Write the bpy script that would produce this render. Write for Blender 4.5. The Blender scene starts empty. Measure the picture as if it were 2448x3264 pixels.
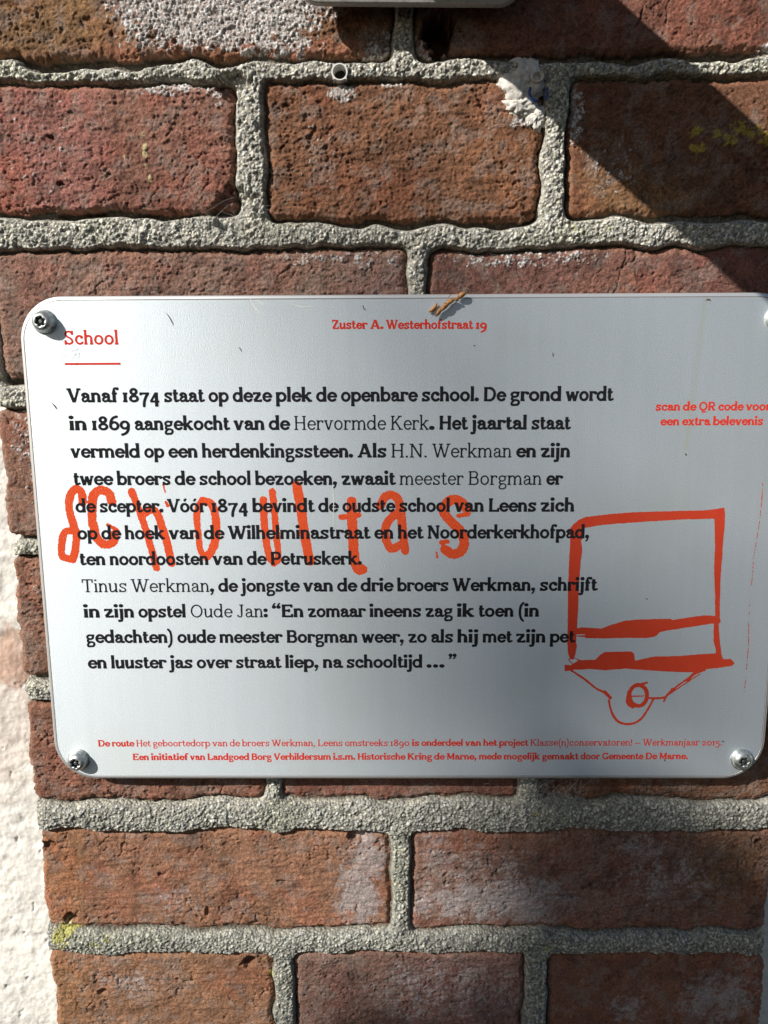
import bpy, math, random
import numpy as np
from mathutils import Vector, Matrix
from mathutils.geometry import tessellate_polygon

# ------------------------------------------------------------------ camera, sky, sun, exposure
S = bpy.context.scene
COL = S.collection
cam_data = bpy.data.cameras.new("camera")
cam = bpy.data.objects.new("camera", cam_data)
COL.objects.link(cam)
cam.location = (-0.01034781, -0.43615275, 0.10018473)
cam.rotation_euler = (1.39388674, 0.00430354, 0.00790091)
cam_data.sensor_fit = 'VERTICAL'
cam_data.sensor_height = 32.64
cam_data.lens = 25.20
cam_data.clip_start = 0.01
cam_data.clip_end = 60.0
S.camera = cam

SUN_TO = Vector((-1.0, -0.80, 0.80)).normalized()          # from the wall towards the sun
sun_el = math.asin(SUN_TO.z)
sun_az = math.atan2(SUN_TO.x, SUN_TO.y)
world = bpy.data.worlds.new("World")
S.world = world
world.use_nodes = True
wn = world.node_tree.nodes
sky = wn.new("ShaderNodeTexSky")
sky.sky_type = 'NISHITA'
sky.sun_disc = False
sky.sun_elevation = sun_el
sky.sun_rotation = sun_az % (2 * math.pi)
sky.air_density = 1.0
sky.dust_density = 0.8
wn["Background"].inputs["Strength"].default_value = 0.044
world.node_tree.links.new(sky.outputs[0], wn["Background"].inputs["Color"])
sun_data = bpy.data.lights.new("sun", 'SUN')
sun_data.energy = 4.6
sun_data.angle = math.radians(0.53)
sun_data.color = (1.0, 0.95, 0.87)
sun = bpy.data.objects.new("sun", sun_data)
sun.rotation_euler = SUN_TO.to_track_quat('Z', 'Y').to_euler()
COL.objects.link(sun)
S.view_settings.view_transform = 'Standard'
S.view_settings.look = 'None'
S.view_settings.exposure = 0.55
S.view_settings.gamma = 1.0
S.view_settings.use_curve_mapping = False

# ------------------------------------------------------------------ helpers
def tag(o, label=None, cat=None, group=None, kind=None):
    if label: o["label"] = label
    if cat: o["category"] = cat
    if group: o["group"] = group
    if kind: o["kind"] = kind
    return o

def empty(name, loc=(0, 0, 0)):
    o = bpy.data.objects.new(name, None)
    o.empty_display_size = 0.02
    o.location = loc
    COL.objects.link(o)
    return o

def mesh_obj(name, verts, faces, mats, parent=None, smooth=False, colors=None, mat_index=None):
    """verts (n,3) in metres; faces list of index tuples or an (m,4) int array"""
    me = bpy.data.meshes.new(name)
    v = np.asarray(verts, dtype=np.float32)
    if isinstance(faces, np.ndarray):
        k = faces.shape[1]
        me.vertices.add(len(v)); me.vertices.foreach_set("co", v.ravel())
        me.loops.add(faces.size); me.loops.foreach_set("vertex_index", faces.astype(np.int32).ravel())
        me.polygons.add(len(faces))
        me.polygons.foreach_set("loop_start", np.arange(0, faces.size, k, dtype=np.int32))
        me.update(calc_edges=True)
    else:
        me.from_pydata([tuple(map(float, p)) for p in v], [], faces)
        me.update()
    if smooth:
        me.polygons.foreach_set("use_smooth", np.ones(len(me.polygons), dtype=bool))
    if mat_index is not None:
        me.polygons.foreach_set("material_index", np.asarray(mat_index, dtype=np.int32))
    if colors is not None:
        a = me.color_attributes.new("tint", 'FLOAT_COLOR', 'POINT')
        c = np.ones((len(v), 4), dtype=np.float32); c[:, :3] = colors
        a.data.foreach_set("color", c.ravel())
    for m in (mats if isinstance(mats, (list, tuple)) else [mats]):
        me.materials.append(m)
    o = bpy.data.objects.new(name, me)
    COL.objects.link(o)
    if parent: o.parent = parent
    return o

class MB:
    """collects simple solids into one mesh (metres)"""
    def __init__(s): s.v = []; s.f = []
    def add(s, v, f):
        n = len(s.v); s.v += [tuple(p) for p in v]; s.f += [tuple(i + n for i in q) for q in f]
    def tube(s, pts, radii, n=8, cap=True):
        pts = [Vector(p) for p in pts]
        if not hasattr(radii, '__len__'): radii = [radii] * len(pts)
        vs = []; fs = []
        for i, p in enumerate(pts):
            d = (pts[min(i + 1, len(pts) - 1)] - pts[max(i - 1, 0)]).normalized()
            a = d.orthogonal().normalized() if i == 0 else (a - d * a.dot(d)).normalized()
            b = d.cross(a)
            for k in range(n):
                t = 2 * math.pi * k / n
                vs.append(p + (a * math.cos(t) + b * math.sin(t)) * radii[i])
        for i in range(len(pts) - 1):
            for k in range(n):
                fs.append((i * n + k, i * n + (k + 1) % n, (i + 1) * n + (k + 1) % n, (i + 1) * n + k))
        if cap:
            fs.append(tuple(range(n))[::-1]); fs.append(tuple((len(pts) - 1) * n + k for k in range(n)))
        s.add(vs, fs)
    def rings(s, rings, close_start=True, close_end=True):
        n = len(rings[0]); vs = [p for r in rings for p in r]; fs = []
        for i in range(len(rings) - 1):
            for k in range(n):
                fs.append((i * n + k, i * n + (k + 1) % n, (i + 1) * n + (k + 1) % n, (i + 1) * n + k))
        if close_start: fs.append(tuple(range(n))[::-1])
        if close_end: fs.append(tuple((len(rings) - 1) * n + k for k in range(n)))
        s.add(vs, fs)
    def build(s, name, mat, parent=None, smooth=False, **k):
        return mesh_obj(name, s.v, s.f, mat, parent, smooth, **k)

def mat(name, base=(.5, .5, .5), rough=.6, metal=0.0, spec=.5):
    m = bpy.data.materials.new(name); m.use_nodes = True
    b = m.node_tree.nodes["Principled BSDF"]
    b.inputs["Base Color"].default_value = (*base, 1)
    b.inputs["Roughness"].default_value = rough
    b.inputs["Metallic"].default_value = metal
    b.inputs["Specular IOR Level"].default_value = spec
    return m, m.node_tree.nodes, m.node_tree.links, b

def noise_node(n, l, scale, detail=3, rough=.6, vec=None):
    t = n.new("ShaderNodeTexNoise"); t.inputs["Scale"].default_value = scale
    t.inputs["Detail"].default_value = detail; t.inputs["Roughness"].default_value = rough
    if vec is not None: l.new(vec, t.inputs["Vector"])
    return t

def ramp(n, l, src, stops):
    r = n.new("ShaderNodeValToRGB"); e = r.color_ramp.elements
    while len(e) < len(stops): e.new(0.5)
    for q, (p, c) in zip(e, stops):
        q.position = p; q.color = (*c, 1) if len(c) == 3 else c
    l.new(src, r.inputs["Fac"])
    return r

def mixc(n, l, fac, a, b, mode='MIX'):
    m = n.new("ShaderNodeMix"); m.data_type = 'RGBA'; m.blend_type = mode
    for sock, v in ((m.inputs[0], fac), (m.inputs[6], a), (m.inputs[7], b)):
        if isinstance(v, (int, float)): sock.default_value = v
        elif isinstance(v, tuple): sock.default_value = (*v, 1)
        else: l.new(v, sock)
    return m.outputs[2]

def bump(n, l, b, height, strength, dist):
    u = n.new("ShaderNodeBump"); u.inputs["Strength"].default_value = strength
    u.inputs["Distance"].default_value = dist
    l.new(height, u.inputs["Height"]); l.new(u.outputs[0], b.inputs["Normal"])
    return u

def obj_coord(n):
    return n.new("ShaderNodeTexCoord").outputs["Object"]

# ---- numpy noise
def _hash(ix, iy, seed):
    h = (ix.astype(np.int64) * 374761393 + iy.astype(np.int64) * 668265263 + seed * 974634721) & 0xffffffff
    h = ((h ^ (h >> 13)) * 1274126177) & 0xffffffff
    h = ((h ^ (h >> 16)) * 2246822519) & 0xffffffff
    return ((h ^ (h >> 15)) & 0xffffff).astype(np.float32) / float(0xffffff)

def vnoise(x, y, seed=0):
    ix = np.floor(x); iy = np.floor(y)
    fx = (x - ix).astype(np.float32); fy = (y - iy).astype(np.float32)
    ix = ix.astype(np.int64); iy = iy.astype(np.int64)
    ux = fx * fx * (3 - 2 * fx); uy = fy * fy * (3 - 2 * fy)
    a = _hash(ix, iy, seed); b = _hash(ix + 1, iy, seed); c = _hash(ix, iy + 1, seed); d = _hash(ix + 1, iy + 1, seed)
    return (a + (b - a) * ux) + ((c + (d - c) * ux) - (a + (b - a) * ux)) * uy

def fbm(x, y, scale, octaves=4, seed=0, gain=.5):
    """0..1, features about `scale` long"""
    x = x / scale; y = y / scale; s = 0; a = 1; tot = 0
    for o in range(octaves):
        s = s + a * vnoise(x, y, seed + o * 17); tot += a; a *= gain
        x, y = 1.62 * x - 1.18 * y + 3.1, 1.18 * x + 1.62 * y + 7.7
    return s / tot

def sstep(a, b, x):
    t = np.clip((x - a) / (b - a), 0, 1)
    return t * t * (3 - 2 * t)

def lerp(a, b, t):
    return a + (b - a) * t

def grains(x, y, cell, seed, r0, r1, prob):
    """height of scattered rounded grains and a random value of the grain on top"""
    ix = np.floor(x / cell).astype(np.int64); iy = np.floor(y / cell).astype(np.int64)
    best = np.zeros(x.shape, np.float32); val = np.zeros(x.shape, np.float32)
    for dx in (-1, 0, 1):
        for dy in (-1, 0, 1):
            jx = ix + dx; jy = iy + dy
            cx = (jx + _hash(jx, jy, seed)) * cell; cy = (jy + _hash(jx, jy, seed + 1)) * cell
            r = r0 + (r1 - r0) * _hash(jx, jy, seed + 2) ** 2
            on = _hash(jx, jy, seed + 3) < prob
            q = 1 - ((x - cx) ** 2 + (y - cy) ** 2) / (r * r)
            h = np.where(on & (q > 0), np.sqrt(np.clip(q, 0, 1)) * r, 0)
            up = h > best
            best = np.where(up, h, best); val = np.where(up, _hash(jx, jy, seed + 4), val)
    return best, val

# ------------------------------------------------------------------ measured layout of the print (mm on the sign's face)
TEXT = [
    ('body', 83.73, -0.00115, 7.74, 110.9, [('Vanaf','b',-187.5), ('1874','b',-157.2), ('staat','b',-134.3), ('op','b',-109.9), ('deze','b',-96.5), ('plek','b',-73.0), ('de','b',-50.8), ('openbare','b',-37.4), ('school.','b',6.7), ('De','b',40.3), ('grond','b',54.9), ('wordt','b',85.3)]),
    ('body', 68.45, -0.00185, 7.74, 88.2, [('in','b',-187.5), ('1869','b',-175.2), ('aangekocht','b',-151.4), ('van','b',-96.6), ('de','b',-77.2), ('Hervormde','l',-63.5), ('Kerk','l',-10.4), ('.','b',11.0), ('Het','b',16.3), ('jaartal','b',34.3), ('staat','b',67.0)]),
    ('body', 53.24, -0.00250, 7.74, 88.8, [('vermeld','b',-187.7), ('op','b',-146.9), ('een','b',-133.5), ('herdenkingssteen.','b',-114.8), ('Als','b',-28.7), ('H.N.','l',-10.2), ('Werkman','l',12.6), ('en','b',59.0), ('zijn','b',72.5)]),
    ('body', 37.92, -0.00245, 7.74, 85.0, [('twee','b',-187.4), ('broers','b',-163.0), ('de','b',-130.6), ('school','b',-117.0), ('bezoeken,','b',-85.8), ('zwaait','b',-37.7), ('meester','l',-5.4), ('Borgman','l',32.6), ('er','b',76.1)]),
    ('body', 22.39, -0.00110, 7.74, 92.2, [('de','b',-187.2), ('scepter.','b',-173.8), ('Vóór','b',-135.6), ('1874','b',-111.1), ('bevindt','b',-87.9), ('de','b',-50.8), ('oudste','b',-37.4), ('school','b',-5.7), ('van','b',25.3), ('Leens','b',44.2), ('zich','b',73.4)]),
    ('body', 6.90, -0.00029, 7.74, 101.2, [('op','b',-187.4), ('de','b',-173.7), ('hoek','b',-160.5), ('van','b',-135.6), ('de','b',-115.7), ('Wilhelminastraat','b',-102.1), ('en','b',-19.7), ('het','b',-6.4), ('Noorderkerkhofpad,','b',10.2)]),
    ('body', -8.12, -0.00005, 7.74, -26.9, [('ten','b',-187.3), ('noordoosten','b',-170.1), ('van','b',-111.4), ('de','b',-91.9), ('Petruskerk.','b',-78.7)]),
    ('body', -24.01, 0.00109, 7.74, 106.9, [('Tinus','l',-187.2), ('Werkman','l',-158.8), (',','b',-113.8), ('de','b',-108.8), ('jongste','b',-95.6), ('van','b',-60.3), ('de','b',-40.9), ('drie','b',-27.5), ('broers','b',-6.8), ('Werkman,','b',24.8), ('schrijft','b',74.3)]),
    ('body', -39.15, 0.00037, 7.74, 74.5, [('in','b',-187.2), ('zijn','b',-175.3), ('opstel','b',-155.6), ('Oude','l',-125.8), ('Jan','l',-99.0), (':','b',-83.5), ('“En','b',-78.7), ('zomaar','b',-58.1), ('ineens','b',-22.7), ('zag','b',9.3), ('ik','b',27.4), ('toen','b',39.7), ('(in','b',62.3)]),
    ('body', -54.42, -0.00036, 7.74, 95.3, [('gedachten)','b',-186.9), ('oude','b',-133.9), ('meester','b',-109.5), ('Borgman','b',-70.9), ('weer,','b',-27.3), ('zo','b',-0.5), ('als','b',12.6), ('hij','b',27.8), ('met','b',42.4), ('zijn','b',61.7), ('pet','b',81.1)]),
    ('body', -69.98, 0.00147, 7.74, 27.5, [('en','b',-186.9), ('luuster','b',-173.4), ('jas','b',-138.9), ('over','b',-123.4), ('straat','b',-100.6), ('liep,','b',-72.0), ('na','b',-50.0), ('schooltijd','b',-36.3), ('…','b',10.2), ('”','b',23.0)]),
    ('heading', 114.75, -0.00234, 7.46, -157.3, [('School','m',-187.0)]),
    ('address', 122.38, -0.00431, 4.85, 41.6, [('Zuster','b',-41.7), ('A.','b',-21.2), ('Westerhofstraat','b',-12.5), ('19','b',35.5)]),
    ('caption', 78.03, -0.00114, 4.76, 197.1, [('scan','b',134.4), ('de','b',149.3), ('QR','b',158.0), ('code','b',168.5), ('voor','b',183.6)]),
    ('caption', 69.99, -0.00071, 4.79, 193.5, [('een','b',137.5), ('extra','b',149.3), ('belevenis','b',166.2)]),
    ('credit', -118.73, 0.00155, 4.19, 184.6, [('De','b',-184.4), ('route','b',-176.1), ('Het','l',-161.7), ('geboortedorp','l',-151.8), ('van','l',-116.4), ('de','l',-106.1), ('broers','l',-98.8), ('Werkman,','l',-81.2), ('Leens','l',-54.0), ('omstreeks','l',-37.9), ('1890','l',-11.1), ('is','b',1.7), ('onderdeel','b',7.4), ('van','b',33.2), ('het','b',43.9), ('project','b',53.3), ('Klasse(n)conservatoren!','l',71.6), ('–','l',133.2), ('Werkmanjaar','l',137.9), ('2015.','l',172.5)]),
    ('credit', -127.43, 0.00170, 4.21, 165.0, [('Een','b',-164.3), ('initiatief','b',-153.3), ('van','b',-130.1), ('Landgoed','b',-119.8), ('Borg','b',-93.6), ('Verhildersum','b',-80.3), ('i.s.m.','b',-45.0), ('Historische','b',-30.5), ('Kring','b',-0.9), ('de','b',15.0), ('Marne,','b',22.4), ('mede','b',41.5), ('mogelijk','b',56.2), ('gemaakt','b',78.9), ('door','b',101.6), ('Gemeente','b',114.3), ('De','b',139.9), ('Marne.','b',148.0)]),
]
LETTER_STROKES = [
    ([(-183.2,27.8),(-183.1,32.6),(-185.1,35.7),(-187.6,35.2),(-189.9,32.0),(-191.0,26.9),(-190.3,20.4),(-188.9,13.9),(-188.0,11.0),(-188.4,5.1),(-190.0,-1.5),(-191.2,-4.4)], 4.3),
    ([(-191.2,-4.3),(-194.4,-4.1),(-197.2,-2.4),(-197.1,2.5),(-196.0,7.8),(-194.2,11.4),(-189.4,11.8)], 3.9),
    ([(-166.8,28.4),(-168.0,33.1),(-171.4,35.0),(-175.0,34.2),(-177.3,30.7),(-178.1,24.2),(-178.4,16.4),(-177.9,15.5),(-177.3,9.7),(-174.7,5.4),(-170.9,3.9),(-167.2,6.0),(-166.4,9.6)], 4.8),
    ([(-169.9,15.2),(-164.3,11.7),(-166.1,9.6)], 2.1),
    ([(-155.2,34.3),(-149.6,16.6),(-143.7,-9.8)], 3.9),
    ([(-148.8,22.1),(-143.8,24.1),(-140.5,18.6),(-137.2,5.6),(-134.9,-7.1)], 4.3),
    ([(-137.5,38.4),(-136.5,33.8)], 0.9),
    ([(-136.4,28.2),(-135.4,26.2)], 1.6),
    ([(-115.7,28.9),(-110.9,26.9),(-108.8,19.5),(-109.2,8.5),(-111.5,1.0),(-115.0,-3.4)], 4.5),
    ([(-115.0,-3.6),(-118.2,0.5),(-119.0,10.5),(-119.2,21.5),(-116.7,27.9),(-113.6,28.8)], 3.6),
    ([(-81.5,29.3),(-81.5,15.4),(-80.2,1.4),(-78.2,-5.2),(-75.5,-5.9)], 3.9),
    ([(-76.5,34.0),(-75.7,22.4),(-74.6,5.4),(-74.2,-4.2),(-76.7,-7.2)], 3.6),
    ([(-62.6,37.2),(-60.7,24.2),(-60.3,20.3),(-58.5,6.4),(-56.4,-6.0)], 5.2),
    ([(-38.3,19.3),(-28.2,20.6)], 3.0),
    ([(-32.2,28.2),(-32.1,17.3),(-31.5,2.3),(-30.6,-6.8),(-28.5,-11.1),(-26.5,-10.9)], 5.3),
    ([(-16.1,25.7),(-13.7,30.6),(-9.8,31.8),(-6.1,29.1),(-4.7,21.2),(-3.5,9.2),(-2.2,-0.0)], 4.6),
    ([(-4.5,22.7),(-9.8,19.2),(-13.3,13.7),(-13.0,6.2),(-9.9,1.0),(-5.4,3.2)], 4.5),
    ([(31.6,24.5),(28.6,28.0),(24.7,29.2),(20.8,27.0),(19.4,22.1),(23.4,16.6),(28.8,11.1),(31.1,4.6),(29.0,-0.7),(24.6,-2.1),(20.1,0.6)], 5.2),
    ([(27.4,19.9),(33.1,21.3),(31.2,25.5)], 2.5),
    ([(18.1,4.7),(21.5,5.1)], 2.5),
    ([(15.7,-1.1),(15.7,-4.1)], 1.1),
]
BAG_POLYGONS = [
    [(90.1,12.0),(91.7,14.7),(95.3,17.7),(99.0,19.1),(107.9,20.2),(122.8,21.6),(151.8,22.4),(164.5,22.6),(175.9,24.1),(176.6,18.1),(151.4,17.4),(129.1,16.1),(108.2,14.5),(98.5,12.8),(97.0,12.0),(92.0,6.3)],
    [(90.1,12.0),(97.4,12.4),(97.4,6.2),(96.7,5.5),(97.6,0.8),(96.8,-10.8),(96.5,-23.4),(96.6,-35.3),(96.4,-45.6),(96.2,-54.5),(96.8,-56.5),(96.1,-61.8),(95.1,-65.0),(93.1,-64.2),(91.8,-61.0),(91.2,-55.3),(90.9,-39.2),(90.4,-23.4),(90.4,-7.7),(90.6,6.3)],
    [(170.6,19.1),(176.4,20.6),(176.7,13.7),(176.5,-1.7),(176.5,-15.7),(177.2,-31.4),(177.7,-40.2),(178.4,-42.2),(177.3,-43.4),(178.3,-51.4),(180.1,-61.1),(181.5,-65.1),(177.1,-62.3),(176.7,-58.7),(175.1,-53.8),(174.6,-43.4),(175.1,-39.4),(173.8,-23.5),(172.4,-11.0),(172.1,1.4)],
    [(96.4,-46.0),(98.9,-45.2),(110.5,-46.1),(115.4,-44.1),(123.7,-41.5),(132.0,-40.7),(149.6,-40.3),(150.4,-41.1),(161.8,-39.2),(170.1,-38.3),(174.7,-38.6),(177.9,-40.2),(178.4,-42.6),(174.2,-43.2),(162.9,-45.0),(147.7,-47.5),(144.0,-48.5),(141.8,-50.9),(137.2,-51.9),(124.9,-51.7),(113.4,-52.1),(101.9,-51.9),(101.1,-51.2),(96.5,-50.9),(96.4,-50.3),(101.5,-50.1),(101.5,-49.6),(96.2,-49.5)],
    [(90.1,-67.9),(93.6,-68.3),(98.2,-65.2),(107.8,-64.9),(109.6,-62.6),(113.0,-60.2),(128.4,-60.0),(130.0,-61.4),(130.6,-65.7),(135.6,-64.3),(140.9,-63.1),(156.3,-62.7),(170.1,-61.5),(177.0,-61.1),(181.1,-64.7),(185.7,-64.5),(188.2,-67.2),(186.8,-68.8),(179.9,-69.9),(172.3,-70.8),(168.5,-72.6),(156.9,-72.6),(138.3,-71.5),(125.9,-70.4),(113.5,-71.4),(105.0,-70.6),(94.9,-71.2),(90.3,-72.0)],
]
BAG_STROKES = [
    ([(94.0,-71.4),(102.1,-76.9),(108.6,-82.3),(114.1,-85.2),(117.8,-88.7)], 1.25),
    ([(114.1,-84.7),(117.4,-88.1)], 2.03),
    ([(116.7,-89.9),(118.6,-97.2),(122.8,-103.1),(129.1,-104.7),(135.3,-102.2),(139.6,-95.6),(142.6,-89.1)], 1.33),
    ([(171.1,-71.2),(165.5,-73.3),(161.9,-77.4)], 1.72),
    ([(161.8,-76.6),(155.9,-81.1),(150.4,-86.4),(148.7,-90.7)], 1.02),
    ([(168.6,-73.7),(161.2,-79.0),(153.8,-84.4),(149.3,-88.1)], 0.70),
    ([(140.8,-88.5),(145.5,-88.6),(149.7,-87.9)], 1.41),
    ([(153.3,-83.1),(152.6,-84.8)], 1.87),
    ([(138.8,-86.8),(138.7,-88.6),(138.2,-90.2),(137.4,-91.6),(136.3,-92.6),(135.1,-93.2),(133.7,-93.3),(132.3,-92.9),(131.0,-92.1),(129.9,-90.9),(129.1,-89.4),(128.6,-87.7),(128.5,-85.9),(128.8,-84.3),(129.5,-82.8),(130.4,-81.6),(131.6,-80.8),(133.0,-80.4),(134.4,-80.5),(135.7,-81.1),(136.9,-82.1),(137.9,-83.5),(138.5,-85.1),(138.8,-86.8)], 2.34),
    ([(129.8,-87.4),(136.8,-87.2)], 0.78),
    ([(135.3,-79.8),(138.3,-79.0)], 1.41),
    ([(128.1,-84.8),(127.8,-91.4),(130.9,-94.0)], 2.03),
    ([(92.4,-65.0),(94.2,-63.4),(98.5,-65.2)], 0.55),
    ([(92.4,-65.2),(94.4,-67.1)], 0.55),
    ([(196.1,37.9),(196.1,19.0),(194.6,-0.2),(194.3,-11.0)], 0.42),
    ([(194.4,-11.8),(194.2,-29.9),(194.4,-39.4)], 0.37),
    ([(194.3,-41.0),(195.3,-57.1),(195.2,-78.2),(195.0,-84.8)], 0.41),
]
RULE = [(-187.3,105.1),(-157.0,105.0),(-157.1,103.9),(-187.4,104.0)]
# leafy parts of the two added, unseen branches: where their shade lands (m), spread, leaves
SHADE = [(.150, -.225, .080, .050, 150), (.165, -.300, .120, .060, 190), (.05, -.335, .09, .04, 70)]
SHADE_FAR = [(.065, -.095, .075, .075, 16), (.20, -.10, .08, .08, 4), (.02, .115, .05, .03, 3)]

# ------------------------------------------------------------------ materials
def surface_material(name, grain_scale, lo, hi, bump_d, rough=.92, sand=0):
    m, n, l, b = mat(name, rough=rough, spec=.25)
    at = n.new("ShaderNodeAttribute"); at.attribute_name = "tint"
    co = obj_coord(n)
    t = noise_node(n, l, grain_scale, 3, .7, co)
    r = ramp(n, l, t.outputs["Fac"], [(0.3, (lo,) * 3), (0.7, (hi,) * 3)])
    c = mixc(n, l, 1.0, at.outputs["Color"], r.outputs["Color"], 'MULTIPLY')
    if sand:                                                # individual sand grains, the same in every direction
        vo = n.new("ShaderNodeTexVoronoi"); vo.inputs["Scale"].default_value = sand; l.new(co, vo.inputs["Vector"])
        sp = n.new("ShaderNodeSeparateColor"); l.new(vo.outputs["Color"], sp.inputs[0])
        gr = ramp(n, l, sp.outputs[0], [(0, (.86, .87, .88)), (.5, (1.22, 1.22, 1.22)), (1, (1.66, 1.63, 1.55))])
        ed = ramp(n, l, vo.outputs["Distance"], [(.40, (1, 1, 1)), (.80, (.66, .65, .63))])
        c = mixc(n, l, 1.0, mixc(n, l, 1.0, c, gr.outputs["Color"], 'MULTIPLY'), ed.outputs["Color"], 'MULTIPLY')
    l.new(c, b.inputs["Base Color"])
    t2 = noise_node(n, l, grain_scale * 1.6, 2, .6, co)
    u = bump(n, l, b, t2.outputs["Fac"], 1.0, bump_d)
    if sand:
        inv = n.new("ShaderNodeMath"); inv.operation = 'SUBTRACT'; inv.inputs[0].default_value = 1; l.new(vo.outputs["Distance"], inv.inputs[1])
        u2 = n.new("ShaderNodeBump"); u2.inputs["Strength"].default_value = 1; u2.inputs["Distance"].default_value = .0009
        l.new(inv.outputs[0], u2.inputs["Height"]); l.new(u2.outputs[0], u.inputs["Normal"])
    return m
SCL = 1.0091                        # the layout below was measured for a face 4 mm nearer
def wp(x, z): return (-.0103 + (x + .0103) * SCL, .1002 + (z - .1002) * SCL)
M_BRICK = surface_material("fired_brick", 1250, .42, 1.5, .00060)
M_MORTAR = surface_material("sandy_mortar", 1300, .70, 1.22, .00030, .92, 620)
M_WHITE = surface_material("white_masonry_paint", 260, .93, 1.04, .0003, .8)

# ------------------------------------------------------------------ the brick pier (mm in the wall plane)
WALL_Y = 0.012                      # brick faces; the sign's front face is y = 0
ROWS = [  # z of bottom, top, then brick x spans
    (261.0, 322.0, [(-227, -10, 0), (2, 226, 1)]),
    (178.2, 247.8, [(-228, -92.3, 2, 6.5, 0), (-74.6, 68.6, 3, 1, 0), (84, 224, 4, 3.5, 0)]),
    (97.5, 164.0, [(-225.5, -1.5, 5), (10.5, 226, 6)]),
    (8.0, 79.5, [(-231, -84, 7), (-70, 70, 8), (84, 225, 9)]),
    (-76.5, -4.8, [(-230, -8, 10), (5, 226, 11)]),
    (-156.8, -94.0, [(-230, -88.8, 12), (-76.0, 66, 13), (80, 226, 14)]),
    (-246.0, -178.8, [(-228.8, -11.8, 15), (1.8, 225, 16)]),
    (-332.0, -263.8, [(-229, -86.9, 17), (-71.6, 73.2, 18), (90.2, 226.5, 19)]),
]
BRICK_COL = [(.225, .112, .062), (.215, .092, .066), (.240, .112, .085), (.205, .094, .052), (.185, .086, .050),
             (.245, .145, .118), (.190, .090, .078), (.25, .130, .095), (.22, .10, .07), (.22, .10, .07),
             (.265, .140, .098), (.22, .10, .07), (.22, .105, .075), (.215, .095, .072), (.19, .095, .060),
             (.275, .138, .085), (.220, .122, .098), (.255, .132, .076), (.205, .115, .098), (.215, .098, .066)]
zt = 337.0
k = 20
rng = random.Random(4)
while zt < 700:                     # the courses above and below the photograph
    ROWS.append((zt, zt + 67, [(-225, -8, k), (5, 226, k + 1)] if len(ROWS) % 2 else [(-225, -86, k), (-72, 70, k + 1), (85, 226, k + 2)]))
    zt += 83; k += 3
zt = -349.0
while zt > -850:
    ROWS.append((zt - 67, zt, [(-227, -10, k), (4, 226, k + 1)] if len(ROWS) % 2 else [(-227, -86, k), (-72, 70, k + 1), (85, 226, k + 2)]))
    zt -= 83; k += 3
while len(BRICK_COL) < k + 4:
    BRICK_COL.append((rng.uniform(.20, .26), rng.uniform(.095, .13), rng.uniform(.06, .09)))

# scars: centre x, z, radii, depth (mm)
CHIPS = [(14.3, 271, 11, 11, 30), (-94, 184, 14, 13, 6), (-92.5, 247, 12, 9, 5), (-130, 183.5, 18, 3.2, 4), (-178, 184, 14, 2.2, 3.5), (-36.0, 251.8, 3.5, 3.5, 30), (88, -151, 9, 8, 5), (66, 182, 5, 4, 3), (-31.5, -182, 7, 4.5, 5),
         (-102, -271, 5.5, 4.5, 6), (-197, -292.5, 3.2, 2.6, 4), (-214.5, -240, 4.5, 3.5, 6), (-186, 198, 2.6, 1.4, 4),
         (-77, -215, 6, 1.6, 3), (-154, -210, 3, 1.5, 3), (100, -224, 3.6, 1.5, 2.5), (112, -215, 1.4, 2.2, 3),
         (-190, 221, 1.3, 1.3, 3), (-160, 205, 1.6, 1.1, 3), (130, -281, 3, 2.6, 2), (-140, -285, 4, 1.2, 2.5),
         (-224, -190, 5, 4, 5), (216, -187, 3, 2, 4), (-128, -233, 1.2, 4, 2.5), (205, -200, 1, 4, 2), (30, -205, 2, 1, 2)]
# white lime crusts: x, z, rx, rz, amount
CRUST = [(-96, 286, 48, 18, 1.25), (-68, 267, 20, 9, .75), (-133, 270, 18, 7, .55), (-33, -222, 14, 22, .95), (-24, -195, 11, 19, .9),
         (66, -226, 34, 16, 1.05), (30, -226, 26, 14, .85), (16, -191, 10, 12, .75), (48, -205, 30, 16, .6), (-175, -289, 22, 6, .42), (-178, -272, 16, 6, .4),
         (199, -297, 20, 14, .6), (140, -303, 10, 8, .55), (163, -214, 22, 12, .4), (148, -191, 18, 8, .35), (150, -290, 4, 24, .4),
         (-125, 246, 18, 3.5, .8), (-102, 243, 7, 5, .6), (60, 232, 8, 6, .9), (-6, 258, 18, 12, .75), (-36, 243, 7, 4, .95), (-48, 212, 16, 18, .3),
         (86, 232, 5, 14, .7), (110, 206, 18, 14, .4), (-40, 160, 40, 5, .5), (60, 160, 40, 5, .6), (-214, 168, 12, 14, .3), (-215, 60, 10, 30, .5),
         (-217, -20, 8, 16, .3), (198, 262, 22, 4, .6), (-195, 213, 22, 26, .3), (-120, 120, 50, 14, .3), (-150, -222, 16, 10, .3), (20, -288, 40, 20, .25),
         (-20, -160, 60, 3, .5), (20, -292, 50, 22, .62), (-150, -225, 20, 12, .5), (-175, -285, 26, 12, .62), (199, -297, 24, 18, .9), (140, -303, 14, 10, .8), (160, -212, 30, 16, .7), (150, -190, 22, 10, .6), (215, -272, 10, 6, .5)]
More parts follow.
